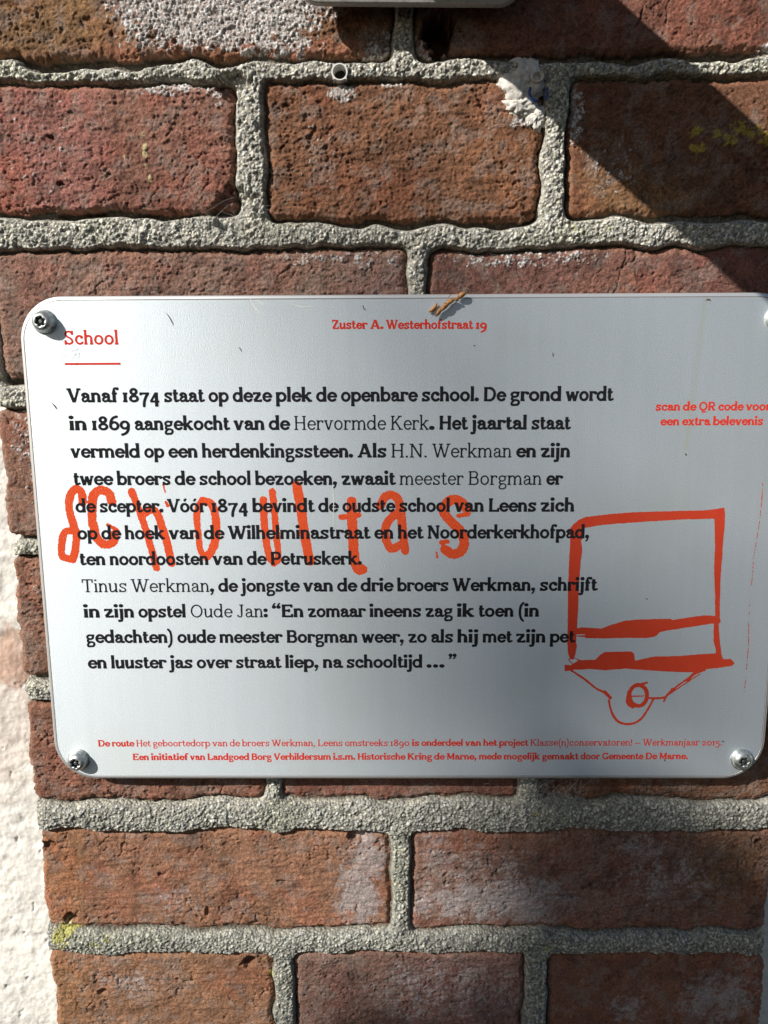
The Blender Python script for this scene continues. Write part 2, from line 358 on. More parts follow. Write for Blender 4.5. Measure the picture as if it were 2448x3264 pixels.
# tints: x, z, rx, rz, amount, colour
TINTS = [(-196, 212, 34, 40, .6, (.29, .120, .105)), (-214, 196, 12, 22, .5, (.31, .095, .06)), (-60, 264, 110, 4, .8, (.31, .135, .082)),
         (-190, 282, 34, 20, .7, (.235, .135, .062)), (60, 210, 30, 24, .5, (.235, .105, .052)), (118, 190, 34, 16, .6, (.27, .150, .07)),
         (-216, -205, 14, 32, .8, (.32, .165, .085)), (-222, -290, 14, 40, .7, (.31, .160, .08)), (40, -285, 44, 40, .6, (.20, .115, .105)),
         (60, -187, 40, 7, .6, (.26, .12, .078)), (90, -243, 120, 4, .6, (.27, .12, .082)), (-20, 120, 26, 40, .5, (.22, .125, .115)),
         (120, 130, 30, 30, .5, (.23, .11, .075)), (200, -205, 26, 26, .6, (.22, .12, .065)), (5, 268, 26, 14, .7, (.20, .16, .14))]
LICHEN = [(150.4, 222.6, 4, 3, .75), (150.9, 214.7, 5, 3, .75), (162.6, 221.4, 4, 3, .75), (168.8, 219.1, 4, 4, .75), (173.3, 223.6, 6, 4, .75), (180.6, 222.4, 6, 4, .75), (186, 219, 4, 4, .7),
          (-219.6, -249, 5.5, 6.5, .85), (-214, -246, 6, 4.5, .8), (-218, -256, 4.5, 4, .65), (-198, -255.1, 3, 2.5, .7), (-191, -251.8, 3, 2.5, .65), (-89.2, -279, 3, 3, .6),
          (-140, 217, 1.3, 9, .72), (-138, 203, 1.2, 4, .66), (-150, 214, 3, 3, .5), (78, -166, 3, 2, .6), (88, -258, 5, 3, .5), (100, 174, 16, 5, .4)]

def blur2(F_, n):
    for _ in range(n):
        F_ = np.pad(F_, 1, mode='edge')
        F_ = (F_[1:-1, :-2] + 2 * F_[1:-1, 1:-1] + F_[1:-1, 2:]) / 4
        F_ = np.pad(F_, 1, mode='edge')
        F_ = (F_[:-2, 1:-1] + 2 * F_[1:-1, 1:-1] + F_[2:, 1:-1]) / 4
    return F_

def height_and_colour(X, Z, shape):
    """relief towards the camera (mm) and base colour of the pier; also which points are brick"""
    n = X.size
    wx = X + (fbm(X, Z, 14, 3, 1) - .5) * 4.6 + (fbm(X, Z, 2.6, 2, 2) - .5) * 1.8
    wz = Z + (fbm(X, Z, 16, 3, 3) - .5) * 6.5 + (fbm(X, Z, 2.6, 2, 4) - .5) * 1.8
    D = np.full(n, 40.0, np.float32); ID = np.full(n, -1, np.int32); UNDER = np.zeros(n, np.float32)
    zs = Z
    for z0, z1, spans in ROWS:
        rows = np.nonzero((zs > z0 - 18) & (zs < z1 + 18))[0]
        if not len(rows): continue
        for x0, x1, bid, *dz in spans:
            xs = wx[rows]; sel = rows[(xs > x0 - 18) & (xs < x1 + 18)]
            if not len(sel): continue
            r = 3.0 + 3.0 * ((bid * 7919) % 13) / 13.0
            zl, zh = z0 + (dz[0] if dz else 0), z1 + (dz[1] if dz else 0)
            cx, cz = (x0 + x1) / 2, (zl + zh) / 2
            qx = np.abs(wx[sel] - cx) - ((x1 - x0) / 2 - r); qz = np.abs(wz[sel] - cz) - ((zh - zl) / 2 - r)
            d = np.hypot(np.maximum(qx, 0), np.maximum(qz, 0)) + np.minimum(np.maximum(qx, qz), 0) - r
            up = d < D[sel]
            D[sel[up]] = d[up]; ID[sel[up]] = bid; UNDER[sel[up]] = np.clip((zl + 2.5 - wz[sel[up]]) / 3.0, 0, 1)
    chip = np.zeros(n, np.float32)
    for cx, cz, rx, rz, dep in CHIPS:
        s_ = np.nonzero((np.abs(X - cx) < rx * 1.6) & (np.abs(Z - cz) < rz * 1.6))[0]
        if rx == 3.5:
            chip[s_] = np.maximum(chip[s_], dep * (np.hypot(X[s_] - cx, Z[s_] - cz) < rx)); continue
        q = np.hypot((wx[s_] - cx) / rx, (wz[s_] - cz) / rz) + (fbm(X[s_], Z[s_], 3.0, 3, 77) - .5) * .7
        chip[s_] = np.maximum(chip[s_], dep * sstep(1.0, .62, q))
    crust = np.zeros(n, np.float32)
    for cx, cz, rx, rz, am in CRUST:
        s_ = np.nonzero((np.abs(X - cx) < rx * 1.5) & (np.abs(Z - cz) < rz * 1.5))[0]
        q = 1 - ((X[s_] - cx) / (rx * 1.4)) ** 2 - ((Z[s_] - cz) / (rz * 1.4)) ** 2
        crust[s_] = np.maximum(crust[s_], np.clip(q, 0, 1) ** .7 * am)
    lich = np.zeros(n, np.float32)
    for cx, cz, rx, rz, am in LICHEN:
        s_ = np.nonzero((np.abs(X - cx) < rx * 1.5) & (np.abs(Z - cz) < rz * 1.5))[0]
        q = 1 - ((X[s_] - cx) / (rx * 1.3)) ** 2 - ((Z[s_] - cz) / (rz * 1.3)) ** 2
        lich[s_] = np.maximum(lich[s_], np.clip(q, 0, 1) ** .5 * am)
    isb = D < 0
    DS = blur2(np.clip(D, -3, 12).reshape(shape), 22).ravel()                          # softened joint profile, so the bead's flanks stay even
    H = np.zeros(n, np.float32); C = np.zeros((n, 3), np.float32)

    # ---- bricks
    b = np.nonzero(isb)[0]; x = X[b]; z = Z[b]; d = D[b]; bid = ID[b]
    col = np.array(BRICK_COL, np.float32)[bid]
    off = (_hash(bid, bid * 0 + 5, 3) - .5) * 1.6
    style = _hash(bid, bid * 0 + 9, 4)
    rough = (.70 + .40 * sstep(-110, -20, z) + (fbm(x, z, 40, 2, 13) - .5) * .6) * (.75 + .5 * style)
    fine = fbm(x, z, 1.25, 2, 11, .7)
    speck = fbm(x, z, 1.0, 2, 17, .8)
    pock = sstep(.58, .74, fbm(x, z, 1.5, 2, 19, .7))
    streak = fbm(x * .55, z, 2.6, 3, 23, .6)
    mid = fbm(x, z, 7, 3, 31)
    drag = fbm(x * .22 + z * .03, z, 2.2, 3, 37, .6)                                  # drag marks along the brick
    cl = np.abs(fbm(x, z, 26, 4, 39, .55) - .5)
    crack = sstep(.012, .003, cl) * sstep(.55, .7, fbm(x, z, 30, 2, 43))
    big = fbm(x, z, 34, 3, 41)
    pits = sstep(.60, .74, fbm(x, z * 1.3, 2.9, 3, 51, .6)) * (0.35 + .9 * sstep(.4, .65, fbm(x, z, 18, 2, 57)))
    h = off + .76 * rough * ((fine - .5) * 1.0 + (speck - .5) * .45 + (streak - .5) * 1.0 - pock * .30) + (drag - .5) * 1.1 * (style > .45) + (mid - .5) * 1.2 + (big - .5) * 1.8 - pits * (.35 + .55 * style) - crack * .9
    edge = sstep(-4.0, -.1, d)
    h = h - edge ** 2 * (1.0 + 2.2 * fbm(x, z, 20, 2, 61))
    cr = crust[b]
    col = col * np.array([1.05, 1.0, .91], np.float32)
    col = lerp(col, col.mean(1, keepdims=True) * np.array([1.12, .98, .90], np.float32), .14)
    gr, gv = grains(x, z, 1.3, 300, .4, .85, .9)
    hz = sstep(-100, -150, z)
    haze = sstep(.05, .8, cr * 1.25 - .42 + (fbm(x, z, 9, 3, 73, .6) - .5) * .9 + (fbm(x, z, 2.0, 3, 75, .7) - .5) * 1.3) * hz
    cn = (1 - hz) * sstep(.0, .22, cr * 1.15 - .62 + (fbm(x, z, 2.2, 3, 71, .6) - .5) * 1.25 + gr * .25)
    h = h + cn * (.1 + gr * 1.2)
    for cx, cz, rx, rz, am, tc in TINTS:
        s_ = np.nonzero((np.abs(x - cx) < rx * 1.6) & (np.abs(z - cz) < rz * 1.6))[0]
        q = 1 - ((x[s_] - cx) / (rx * 1.4)) ** 2 - ((z[s_] - cz) / (rz * 1.4)) ** 2
        f = sstep(.0, .9, q + (mid[s_] - .5) * .9) * am
        col[s_] = lerp(col[s_], np.array(tc, np.float32), f[:, None])
    v = (1 + (big - .5) * .5 + (mid - .5) * .45 + (fine - .5) * .5)[:, None]
    col = col * v
    col = col * (.78 + .40 * speck)[:, None] * (1 - .30 * pock * rough)[:, None]
    red = sstep(.5, .75, fbm(x, z, 22, 3, 81))[:, None]
    col = lerp(col, col * np.array([1.06, .92, .90], np.float32), red)
    grey = (sstep(.50, .70, fbm(x, z, 6, 4, 91)) * .42)[:, None]                    # dusty grey film
    col = lerp(col, np.array([.245, .195, .168], np.float32), grey)
    dark = (sstep(.60, .75, fbm(x, z, 9, 4, 95)) * .5)[:, None]                      # sooty specks
    col = lerp(col, col * .45, dark)
    ginger = (sstep(-4, -1, d) * .5 * fbm(x, z, 8, 2, 97))[:, None]
    col = lerp(col, np.array([.29, .145, .085], np.float32), ginger)
    col = lerp(col, np.array([.64, .63, .62], np.float32) * (.72 + .4 * gv)[:, None], (cn * (.5 + .48 * sstep(.05, .3, gr)))[:, None])
    col = lerp(col, np.array([.37, .345, .345], np.float32), (haze * .66)[:, None])
    ln = sstep(.10, .3, lich[b] - .42 + (fbm(x, z, 2.0, 3, 99, .6) - .5) * 1.1)
    col = lerp(col, lerp(np.array([.44, .33, .06], np.float32), np.array([.60, .55, .30], np.float32), (x < -100)[:, None] * 1.0), (ln * .75)[:, None])
    h = h + ln * .25
    H[b] = h; C[b] = col

    # ---- mortar: a raised rounded bead, recessed beside the bricks
    m = np.nonzero(~isb)[0]; x = X[m]; z = Z[m]; d = DS[m]
    gap = .25 + .95 * sstep(.30, .62, fbm(x, z, 38, 3, 111))
    wob = (fbm(x, z, 9, 2, 115) - .5) * 2.2
    und = UNDER[m]                                                                   # 1 just below a brick, where the bead stands clear of it
    ug = und * (.45 + 1.25 * sstep(.35, .65, fbm(x, z, 55, 3, 117)))
    ug = ug * (1 - .65 * sstep(-60, -150, z))
    s = sstep(.4 + 1.5 * ug, 2.9 + 1.9 * ug, d + wob * .35 + .2)
    bead = 1.9 + (fbm(x, z, 24, 3, 121) - .5) * 2.4 + sstep(2.5, 7.5, d) * .9
    low = -1.8 - (3.4 - 1.2 * sstep(-60, -150, z)) * gap - 2.0 * np.clip(ug, 0, 1)
    top = .2 + .8 * sstep(.5, .92, s)
    h = lerp(low, bead, s) + ((fbm(x, z, 3.2, 3, 125) - .5) * 1.6 + (fbm(x, z, .9, 2, 127) - .5) * .7) * top
    rim = (fbm(x, z, 12, 2, 129))
    g1, v1 = grains(x, z, 1.25, 400, .35, .75, .85)
    g2, v2 = grains(x, z, 2.6, 450, .65, 1.3, .6)
    big_on = g2 > .05
    gh = np.maximum(g1 * 1.0, g2 * 1.05)
    hollow = sstep(.56, .70, fbm(x, z, 2.2, 2, 133, .6))
    h = h + gh * .9 * top - hollow * .8 * s * (.5 + .5 * sstep(-160, -60, z))
    colm = np.array([.355, .346, .31], np.float32) * (.8 + .45 * fbm(x, z, 5, 3, 131))[:, None]
    gv = np.where(g2 * .85 > g1 * .8, v2, v1)
    gc = np.array([.55, .535, .478], np.float32) * (.62 + .66 * gv)[:, None]
    gc = lerp(gc, np.array([.47, .49, .50], np.float32), (gv > .72)[:, None] * .6)
    colm = lerp(colm, gc, (sstep(.12, .35, gh) * .9)[:, None])
    colm = colm * (.72 + .32 * sstep(.0, .3, gh))[:, None]  # ambient occlusion painted between the grains
    green = (sstep(.52, .72, fbm(x, z, 40, 3, 141)) * .3)[:, None]
    colm = lerp(colm, colm * np.array([.93, .97, .78], np.float32), green)
    colm = lerp(np.array([.40, .388, .335], np.float32), colm, top[:, None])
    grime = sstep(-120, -190, z)[:, None] * .85                                       # the lower joints carry more grime
    colm = lerp(colm, colm * np.array([.66, .68, .68], np.float32), grime)
    colm = lerp(np.array([.12, .105, .085], np.float32), colm, sstep(.0, .45, s)[:, None])  # shade of the recess beside the bricks put into the colour
    ln = sstep(.10, .3, lich[m] - .40 + (fbm(x, z, 2.0, 3, 199, .6) - .5) * 1.0)
    colm = lerp(colm, np.array([.38, .365, .07], np.float32), (ln * .7)[:, None])
    H[m] = h; C[m] = colm

    H = H - chip
    # beyond the pier's two arrises the surface turns back towards the white wall
    ex = np.maximum(-228 - (wx - X) * .8 - X, X - 222.5 + (wx - X) * .8)
    out = np.where(isb, -1.0, ex - 1.0)
    H = H - np.where((~isb) & (ex > -5), sstep(-5, 2, ex) * 3.0, 0)
    return H, C, isb, out

STEP = 0.52
xs = np.arange(-239.0, 234.01, STEP)
zs = np.concatenate([np.arange(-850, -332, 3.0), np.arange(-332, 303, STEP), np.arange(303.5, 700, 3.0)])
GX, GZ = np.meshgrid(xs, zs)
H, C, ISB, OUT = height_and_colour(-10.3 + (GX.ravel() + 10.3) / SCL, 100.2 + (GZ.ravel() - 100.2) / SCL, GX.shape)
DEEP = OUT > 0
H = np.where(DEEP, -104.0, H)
nx, nz = len(xs), len(zs)
P = np.stack([GX.ravel() / 1000, WALL_Y - H / 1000, GZ.ravel() / 1000], 1)
# pull the deep vertices next to the arris inwards so the side face stands square to the front
idx = np.arange(nx * nz).reshape(nz, nx)
Q = np.stack([idx[:-1, :-1], idx[:-1, 1:], idx[1:, 1:], idx[1:, :-1]], -1).reshape(-1, 4)
keep = ~(DEEP[Q].all(1))
Q = Q[keep]
brick_q = ISB[Q].sum(1) >= 2

pier = tag(empty("brick_pier", (0, WALL_Y, 0)), "old red brick pier with raised sandy grey mortar joints behind the sign", "brick pier")
def sub_mesh(name, q, material):
    used = np.unique(q); remap = np.zeros(nx * nz, np.int64); remap[used] = np.arange(len(used))
    p = P[used] - np.array([0, WALL_Y, 0])
    return mesh_obj(name, p, remap[q], material, pier, True, colors=C[used])
sub_mesh("brickwork", Q[brick_q], M_BRICK)
sub_mesh("mortar", Q[~brick_q], M_MORTAR)

# ------------------------------------------------------------------ white painted wall behind the pier
WY = WALL_Y + 0.100
def white_wall():
    wxs = np.concatenate([np.arange(-900, -320, 6.0), np.arange(-320, -222, .7), np.arange(-222, 222, 6.0), np.arange(222, 272, .7), np.arange(272, 900, 6.0)])
    wzs = np.concatenate([np.arange(-850, -420, 6.0), np.arange(-420, 260, 1.0), np.arange(260, 700, 6.0)])
    gx, gz = np.meshgrid(wxs, wzs); x = gx.ravel(); z = gz.ravel()
    row = (z + 8) / 82.0; jz = np.abs(row - np.round(row)) * 82.0
    jz = jz + (fbm(x, z, 20, 3, 501) - .5) * 8
    h = -.9 * sstep(9, 1.0, jz) + (fbm(x, z, 26, 3, 511) - .5) * 4 + (fbm(x, z, 5, 3, 513) - .5) * 1.5 + (fbm(x, z, 1.8, 2, 515) - .5) * .45
    h = h - sstep(.78, .82, fbm(x, z, 9, 3, 517)) * 1.0
    c = np.array([.70, .685, .645], np.float32) * (.90 + .2 * fbm(x, z, 12, 4, 521))[:, None]
    crk = sstep(.010, .003, np.abs(fbm(x, z, 60, 4, 523) - .5)) * sstep(.45, .6, fbm(x, z, 50, 2, 525))
    c = lerp(c, np.array([.30, .27, .23], np.float32), (crk * .15 + sstep(.66, .78, fbm(x, z, 5, 4, 527)) * .3)[:, None]); h = h - crk * .2
    worn = sstep(.12, .42, np.exp(-((x + 292) / 40) ** 2 - ((z + 150) / 55) ** 2) + (fbm(x, z, 10, 4, 531) - .5) * .8 - .15)
    strip = sstep(.2, .6, np.exp(-((z + 104) / 21) ** 2) * (np.abs(x + 292) < 60) + (fbm(x, z, 8, 4, 541) - .5) * .7)
    f = np.clip(worn * .28 + strip * .75, 0, .85)[:, None]
    c = lerp(c, np.array([.42, .26, .19], np.float32) * (.7 + .6 * fbm(x, z, 3, 3, 551))[:, None], f)
    p = np.stack([x / 1000, -h / 1000, z / 1000], 1)
    nxx, nzz = len(wxs), len(wzs); ii = np.arange(nxx * nzz).reshape(nzz, nxx)
    q = np.stack([ii[:-1, :-1], ii[:-1, 1:], ii[1:, 1:], ii[1:, :-1]], -1).reshape(-1, 4)
    o = mesh_obj("white_wall", p, q, M_WHITE, None, True, colors=c)
    o.location = (0, WY, 0)
    return o
tag(white_wall(), "white painted masonry wall set back behind the red brick pier", "wall")

# ------------------------------------------------------------------ lettering: slab-serif glyphs drawn as pen strokes, merged to outlines
def earc(cx, cy, rx, ry, a0, a1, n=26):
    return [(cx + rx * math.cos(math.radians(a0 + (a1 - a0) * i / n)), cy + ry * math.sin(math.radians(a0 + (a1 - a0) * i / n))) for i in range(n + 1)]

def spline(p, per=7):
    p = [np.array(q, float) for q in p]
    if len(p) < 3: return p
    e = [2 * p[0] - p[1]] + p + [2 * p[-1] - p[-2]]; out = []
    for i in range(1, len(e) - 2):
        a, b, c, d = e[i - 1:i + 3]
        for k in range(per):
            t = k / per
            out.append(.5 * (2 * b + (c - a) * t + (2 * a - 5 * b + 4 * c - d) * t * t + (3 * b - a - 3 * c + d) * t ** 3))
    return out + [p[-1]]

def glyph_strokes(ch, S_, T, F):
    """strokes: ('l',x0,y0,x1,y1,w) square ends; ('c',points,w) round ends; ('o',x,y,r) dot.   x-height 500, capitals 720"""
    X, Cp, A, D = 500, 720, 765, -235
    lo, hi, ct = T / 2, X - T / 2, Cp - T / 2
    V = (S_ + T) / 2; R = S_ * .62; f2 = F / 2
    L = []
    def l(x0, y0, x1, y1, w=S_): L.append(('l', x0, y0, x1, y1, w))
    def sl(x0, x1, y): L.append(('l', x0, y, x1, y, F))
    def c(p, w=V): L.append(('c', spline(p), w))
    def e(cx, cy, rx, ry, a0=0, a1=360, w=V): L.append(('c', earc(cx, cy, rx, ry, a0, a1), w))
    def dot(x, y, r=R): L.append(('o', x, y, r))
    def arch(x): c([(x, X - 175), (x + 40, X - 90), (x + 130, hi), (x + 215, hi - 25), (x + 262, X - 165), (x + 265, X - 220)]); l(x + 265, X - 215, x + 265, 0)
    ry = X / 2 - T / 2
    adv = 480
    if ch == 'a':
        dot(108, X - 130, R * .95); c([(98, X - 105), (140, hi - 12), (215, hi), (300, hi - 40), (330, X - 165), (330, 150), (350, lo + 12), (435, lo + 12)])
        c([(330, 290), (200, 268), (105, 210), (82, 130), (125, lo + 10), (200, lo), (290, lo + 50), (330, 140)], T); adv = 455
    elif ch in 'bp':
        l(92, D if ch == 'p' else 0, 92, X if ch == 'p' else A); sl(10, 92, (X if ch == 'p' else A) - f2); e(262, 250, 165, ry)
        if ch == 'p': sl(10, 185, D + f2)
        adv = 490
    elif ch == 'c': e(247, 250, 168, ry, 48, 318); dot(342, X - 135, R * .95); adv = 430
    elif ch == 'd': l(390, 0, 390, A); sl(300, 390, A - f2); sl(390, 475, f2); e(222, 250, 165, ry); adv = 492
    elif ch == 'e': e(242, 250, 168, ry, 5, 318); l(80, 262, 408, 262, T * .9); adv = 445
    elif ch == 'f': l(125, 0, 125, A - 170); c([(125, A - 190), (140, A - 90), (205, A - T / 2), (285, A - 62)], T); dot(282, A - 80, R * .85); sl(25, 265, X - f2); sl(35, 225, f2); adv = 300
    elif ch == 'g':
        e(215, 335, 138, 165 - T / 2, w=T); c([(130, 205), (95, 150), (100, 90), (160, 62), (300, 55), (385, 0), (390, -95), (330, -175), (225, D + T / 2), (110, -185), (85, -100), (120, -20), (190, 48)], T)
        l(300, 440, 425, X - F * .6, T * .9); adv = 450
    elif ch in 'hn': l(95, 0, 95, A if ch == 'h' else X); sl(15, 95, (A if ch == 'h' else X) - f2); arch(95); sl(12, 178, f2); sl(278, 445, f2); adv = 465
    elif ch == 'i': l(105, 0, 105, X); sl(22, 105, X - f2); sl(20, 190, f2); dot(100, X + 165, S_ * .66); adv = 212
    elif ch == 'j': l(128, X, 128, -80); c([(128, -60), (120, -160), (70, D + T / 2), (12, D + 55)], T); dot(18, D + 62, R * .8); sl(40, 128, X - f2); dot(124, X + 165, S_ * .66); adv = 232
    elif ch == 'k': l(95, 0, 95, A); sl(15, 95, A - f2); sl(15, 180, f2); l(100, 190, 365, X - 25, T); l(190, 290, 395, 15); sl(275, 450, X - f2); sl(310, 480, f2); adv = 485
    elif ch == 'l': l(105, 0, 105, A); sl(22, 105, A - f2); sl(18, 192, f2); adv = 212
    elif ch == 'm': l(95, 0, 95, X); sl(15, 95, X - f2); arch(95); arch(360); sl(12, 175, f2); sl(290, 432, f2); sl(550, 710, f2); adv = 728
    elif ch in 'oó':
        e(240, 250, 168, ry); adv = 480
        if ch == 'ó': l(215, X + 85, 320, X + 225, T)
    elif ch == 'r': l(98, 0, 98, X); sl(15, 98, X - f2); sl(15, 205, f2); c([(98, X - 190), (150, X - 70), (230, hi), (315, hi - 10)], T); dot(318, X - 95, R * .9); adv = 372
    elif ch == 's' or ch == 'S':
        q = 1.0 if ch == 's' else Cp / X; wq = 1.0 if ch == 's' else 1.2
        t_ = (X if ch == 's' else Cp); hh = t_ - T / 2
        c([(345 * wq, t_ * .76), (300 * wq, hh - 22 * q), (208 * wq, hh), (118 * wq, hh - 28 * q), (90 * wq, t_ * .73), (140 * wq, t_ * .585), (270 * wq, t_ * .45), (338 * wq, t_ * .28), (315 * wq, lo + 35 * q), (210 * wq, lo), (115 * wq, lo + 28 * q), (80 * wq, t_ * .26)], V * .95)
        l(352 * wq, t_, 352 * wq, t_ * .68, F); l(70 * wq, 0, 70 * wq, t_ * .33, F); adv = 420 * wq
    elif ch == 't': l(128, 640, 128, 120); c([(128, 150), (142, 60), (205, lo), (290, lo + 40)], T); sl(28, 275, X - f2); adv = 312
    elif ch == 'u': l(95, X, 95, 160); c([(95, 185), (122, 60), (200, lo), (290, lo + 45), (368, 165)]); l(370, 0, 370, X); sl(12, 95, X - f2); sl(288, 370, X - f2); sl(370, 452, f2); adv = 472
    elif ch == 'v': l(80, X - 10, 222, 0); l(370, X - 10, 232, 0, T); sl(2, 168, X - f2); sl(300, 455, X - f2); adv = 455
    elif ch == 'w': l(75, X - 10, 195, 0); l(318, X - 30, 205, 0, T); l(318, X - 30, 440, 0); l(565, X - 10, 450, 0, T); sl(0, 160, X - f2); sl(490, 645, X - f2); adv = 642
    elif ch == 'x': l(90, X - 15, 350, 15); l(355, X - 15, 85, 15, T); sl(10, 175, X - f2); sl(280, 430, X - f2); sl(5, 165, f2); sl(265, 440, f2); adv = 445
    elif ch in 'zZ':
        t_ = X if ch == 'z' else Cp; wq = 1 if ch == 'z' else 1.22
        l(55 * wq, t_ - T / 2, 372 * wq, t_ - T / 2, T); l(60 * wq, T / 2, 385 * wq, T / 2, T); l(345 * wq, t_ - T * .6, 85 * wq, T * .6); l(60 * wq, t_, 60 * wq, t_ * .72, F); l(382 * wq, 0, 382 * wq, t_ * .28, F); adv = 440 * wq
    elif ch == 'A': l(112, 30, 322, Cp - 5, T); l(548, 30, 338, Cp - 5); l(190, 225, 470, 225, T); sl(15, 215, f2); sl(440, 645, f2); sl(230, 345, Cp - f2); adv = 660
    elif ch == 'B': l(125, 0, 125, Cp); l(40, ct, 330, ct, T); l(125, 385, 340, 385, T); l(40, lo, 345, lo, T); e(325, (ct + 385) / 2, 120, (ct - 385) / 2, -90, 90); e(340, (lo + 385) / 2, 145, (385 - lo) / 2, -90, 90); adv = 560
    elif ch == 'D': l(125, 0, 125, Cp); l(40, ct, 310, ct, T); l(40, lo, 310, lo, T); e(305, Cp / 2, 240, Cp / 2 - T / 2, -90, 90); adv = 625
    elif ch == 'E': l(125, 0, 125, Cp); l(40, ct, 480, ct, T); l(40, lo, 505, lo, T); l(125, 375, 365, 375, T); l(478, Cp, 478, Cp - 180, F); l(500, 0, 500, 190, F); l(365, 285, 365, 465, F); adv = 560
    elif ch == 'G': e(330, 360, 248, 360 - T / 2, 42, 325); l(540, 30, 540, 300); sl(410, 615, 300 - f2); l(520, Cp, 520, Cp - 210, F); adv = 640
    elif ch == 'H': l(120, 0, 120, Cp); l(500, 0, 500, Cp); l(120, 370, 500, 370, T); [sl(x - 90, x + 90, y) for x in (120, 500) for y in (f2, Cp - f2)]; adv = 622
    elif ch == 'J': l(255, Cp, 255, 150); c([(255, 180), (240, 60), (150, lo), (70, lo + 45)], T); dot(72, 105, R * .9); sl(150, 350, Cp - f2); adv = 395
    elif ch == 'K': l(120, 0, 120, Cp); l(130, 290, 480, Cp - 20, T); l(255, 420, 520, 20); sl(30, 220, f2); sl(30, 220, Cp - f2); sl(385, 575, Cp - f2); sl(425, 625, f2); adv = 632
    elif ch == 'L': l(125, 0, 125, Cp); sl(35, 230, Cp - f2); l(40, lo, 485, lo, T); l(482, 0, 482, 210, F); adv = 520
    elif ch == 'M': l(115, 0, 115, Cp, T); l(610, 0, 610, Cp); l(125, Cp - 10, 360, 110); l(600, Cp - 10, 365, 110, T); sl(25, 205, f2); sl(515, 705, f2); sl(25, 150, Cp - f2); sl(580, 705, Cp - f2); adv = 725
    elif ch == 'N': l(120, 0, 120, Cp, T); l(515, 0, 515, Cp, T); l(125, Cp - 10, 510, 10); sl(30, 215, f2); sl(20, 140, Cp - f2); sl(425, 605, Cp - f2); adv = 630
    elif ch == 'O': e(330, 360, 250, 360 - T / 2); adv = 660
    elif ch == 'Q': e(330, 360, 250, 360 - T / 2); c([(270, 15), (300, -90), (380, -120), (450, -85), (520, -110)], T); adv = 660
    elif ch in 'PR':
        l(125, 0, 125, Cp); sl(35, 235, f2); l(40, ct, 330, ct, T); l(125, 330, 330, 330, T); e(325, (ct + 330) / 2, 150, (ct - 330) / 2, -90, 90); adv = 525
        if ch == 'R': l(300, 330, 490, 15); sl(410, 585, f2); adv = 600
    elif ch == 'T': l(285, 0, 285, Cp); l(40, ct, 530, ct, T); l(55, Cp, 55, Cp - 200, F); l(515, Cp, 515, Cp - 200, F); sl(180, 390, f2); adv = 570
    elif ch == 'V': l(100, Cp - 10, 312, 5); l(535, Cp - 10, 325, 5, T); sl(0, 205, Cp - f2); sl(440, 640, Cp - f2); adv = 620
    elif ch == 'W': l(95, Cp - 10, 265, 5); l(440, Cp - 40, 278, 5, T); l(420, Cp - 40, 595, 5); l(790, Cp - 10, 610, 5, T); sl(0, 190, Cp - f2); sl(330, 520, Cp - f2); sl(690, 885, Cp - f2); adv = 872
    elif ch == '1': l(140, 0, 140, X); sl(35, 245, f2); sl(35, 245, X - f2); adv = 285
    elif ch == '0': e(240, 250, 168, ry, w=V); adv = 480
    elif ch == '2': c([(85, X - 140), (130, hi - 15), (225, hi), (325, X - 125), (300, 260), (190, 140), (85, 50)]); l(60, lo, 385, lo, T); l(385, 0, 385, 130, F); adv = 445
    elif ch == '4': l(330, X, 330, D + 20); l(320, X - 10, 70, 35, T); l(50, 35, 455, 35, T); sl(250, 410, D + f2 + 10); adv = 480
    elif ch == '5': l(115, hi, 370, hi, T); l(118, X, 112, 210, T); c([(112, 220), (210, 270), (325, 215), (355, 60), (300, -120), (190, D + T / 2), (85, -165)]); adv = 430
    elif ch == '6': e(245, 235, 165, 235 - T / 2); c([(82, 250), (115, 480), (220, 640), (370, 700)]); adv = 475
    elif ch == '7': l(60, hi, 410, hi, T); l(70, X, 70, X - 150, F); c([(395, hi), (290, 250), (220, 20), (200, D + 40)]); adv = 440
    elif ch == '8': e(245, 540, 125, 180 - T / 2); e(245, 190, 160, 190 - T / 2); adv = 485
    elif ch == '9': e(235, 270, 162, 230 - T / 2); c([(397, 260), (370, 20), (270, -140), (110, D + 15)]); adv = 475
    elif ch == '.': dot(100, S_ * .66, S_ * .7); adv = 205
    elif ch == ',': dot(105, S_ * .66, S_ * .68); c([(125, S_ * .6), (128, -40), (60, -135)], T * .7); adv = 225
    elif ch == ':': dot(105, S_ * .66, S_ * .7); dot(105, X - S_ * .7, S_ * .7); adv = 215
    elif ch == '(': c([(235, A), (130, 600), (95, 290), (130, -30), (235, D + 20)], V * .85); adv = 270
    elif ch == ')': c([(40, A), (145, 600), (180, 290), (145, -30), (40, D + 20)], V * .85); adv = 275
    elif ch == '”':
        for x in (95, 300): dot(x, A - 60, S_ * .66); c([(x + 22, A - 60), (x + 22, A - 170), (x - 45, A - 250)], T * .7)
        adv = 410
    elif ch == '“':
        for x in (105, 310): dot(x, A - 190, S_ * .66); c([(x - 22, A - 190), (x - 22, A - 80), (x + 45, A)], T * .7)
        adv = 410
    elif ch == '…':
        for x in (110, 370, 630): dot(x, S_ * .66, S_ * .7)
        adv = 740
    elif ch == '!': l(110, Cp, 110, 240, S_); dot(110, S_ * .66, S_ * .7); adv = 230
    elif ch == '–': l(30, 250, 440, 250, T); adv = 470
    return L, adv

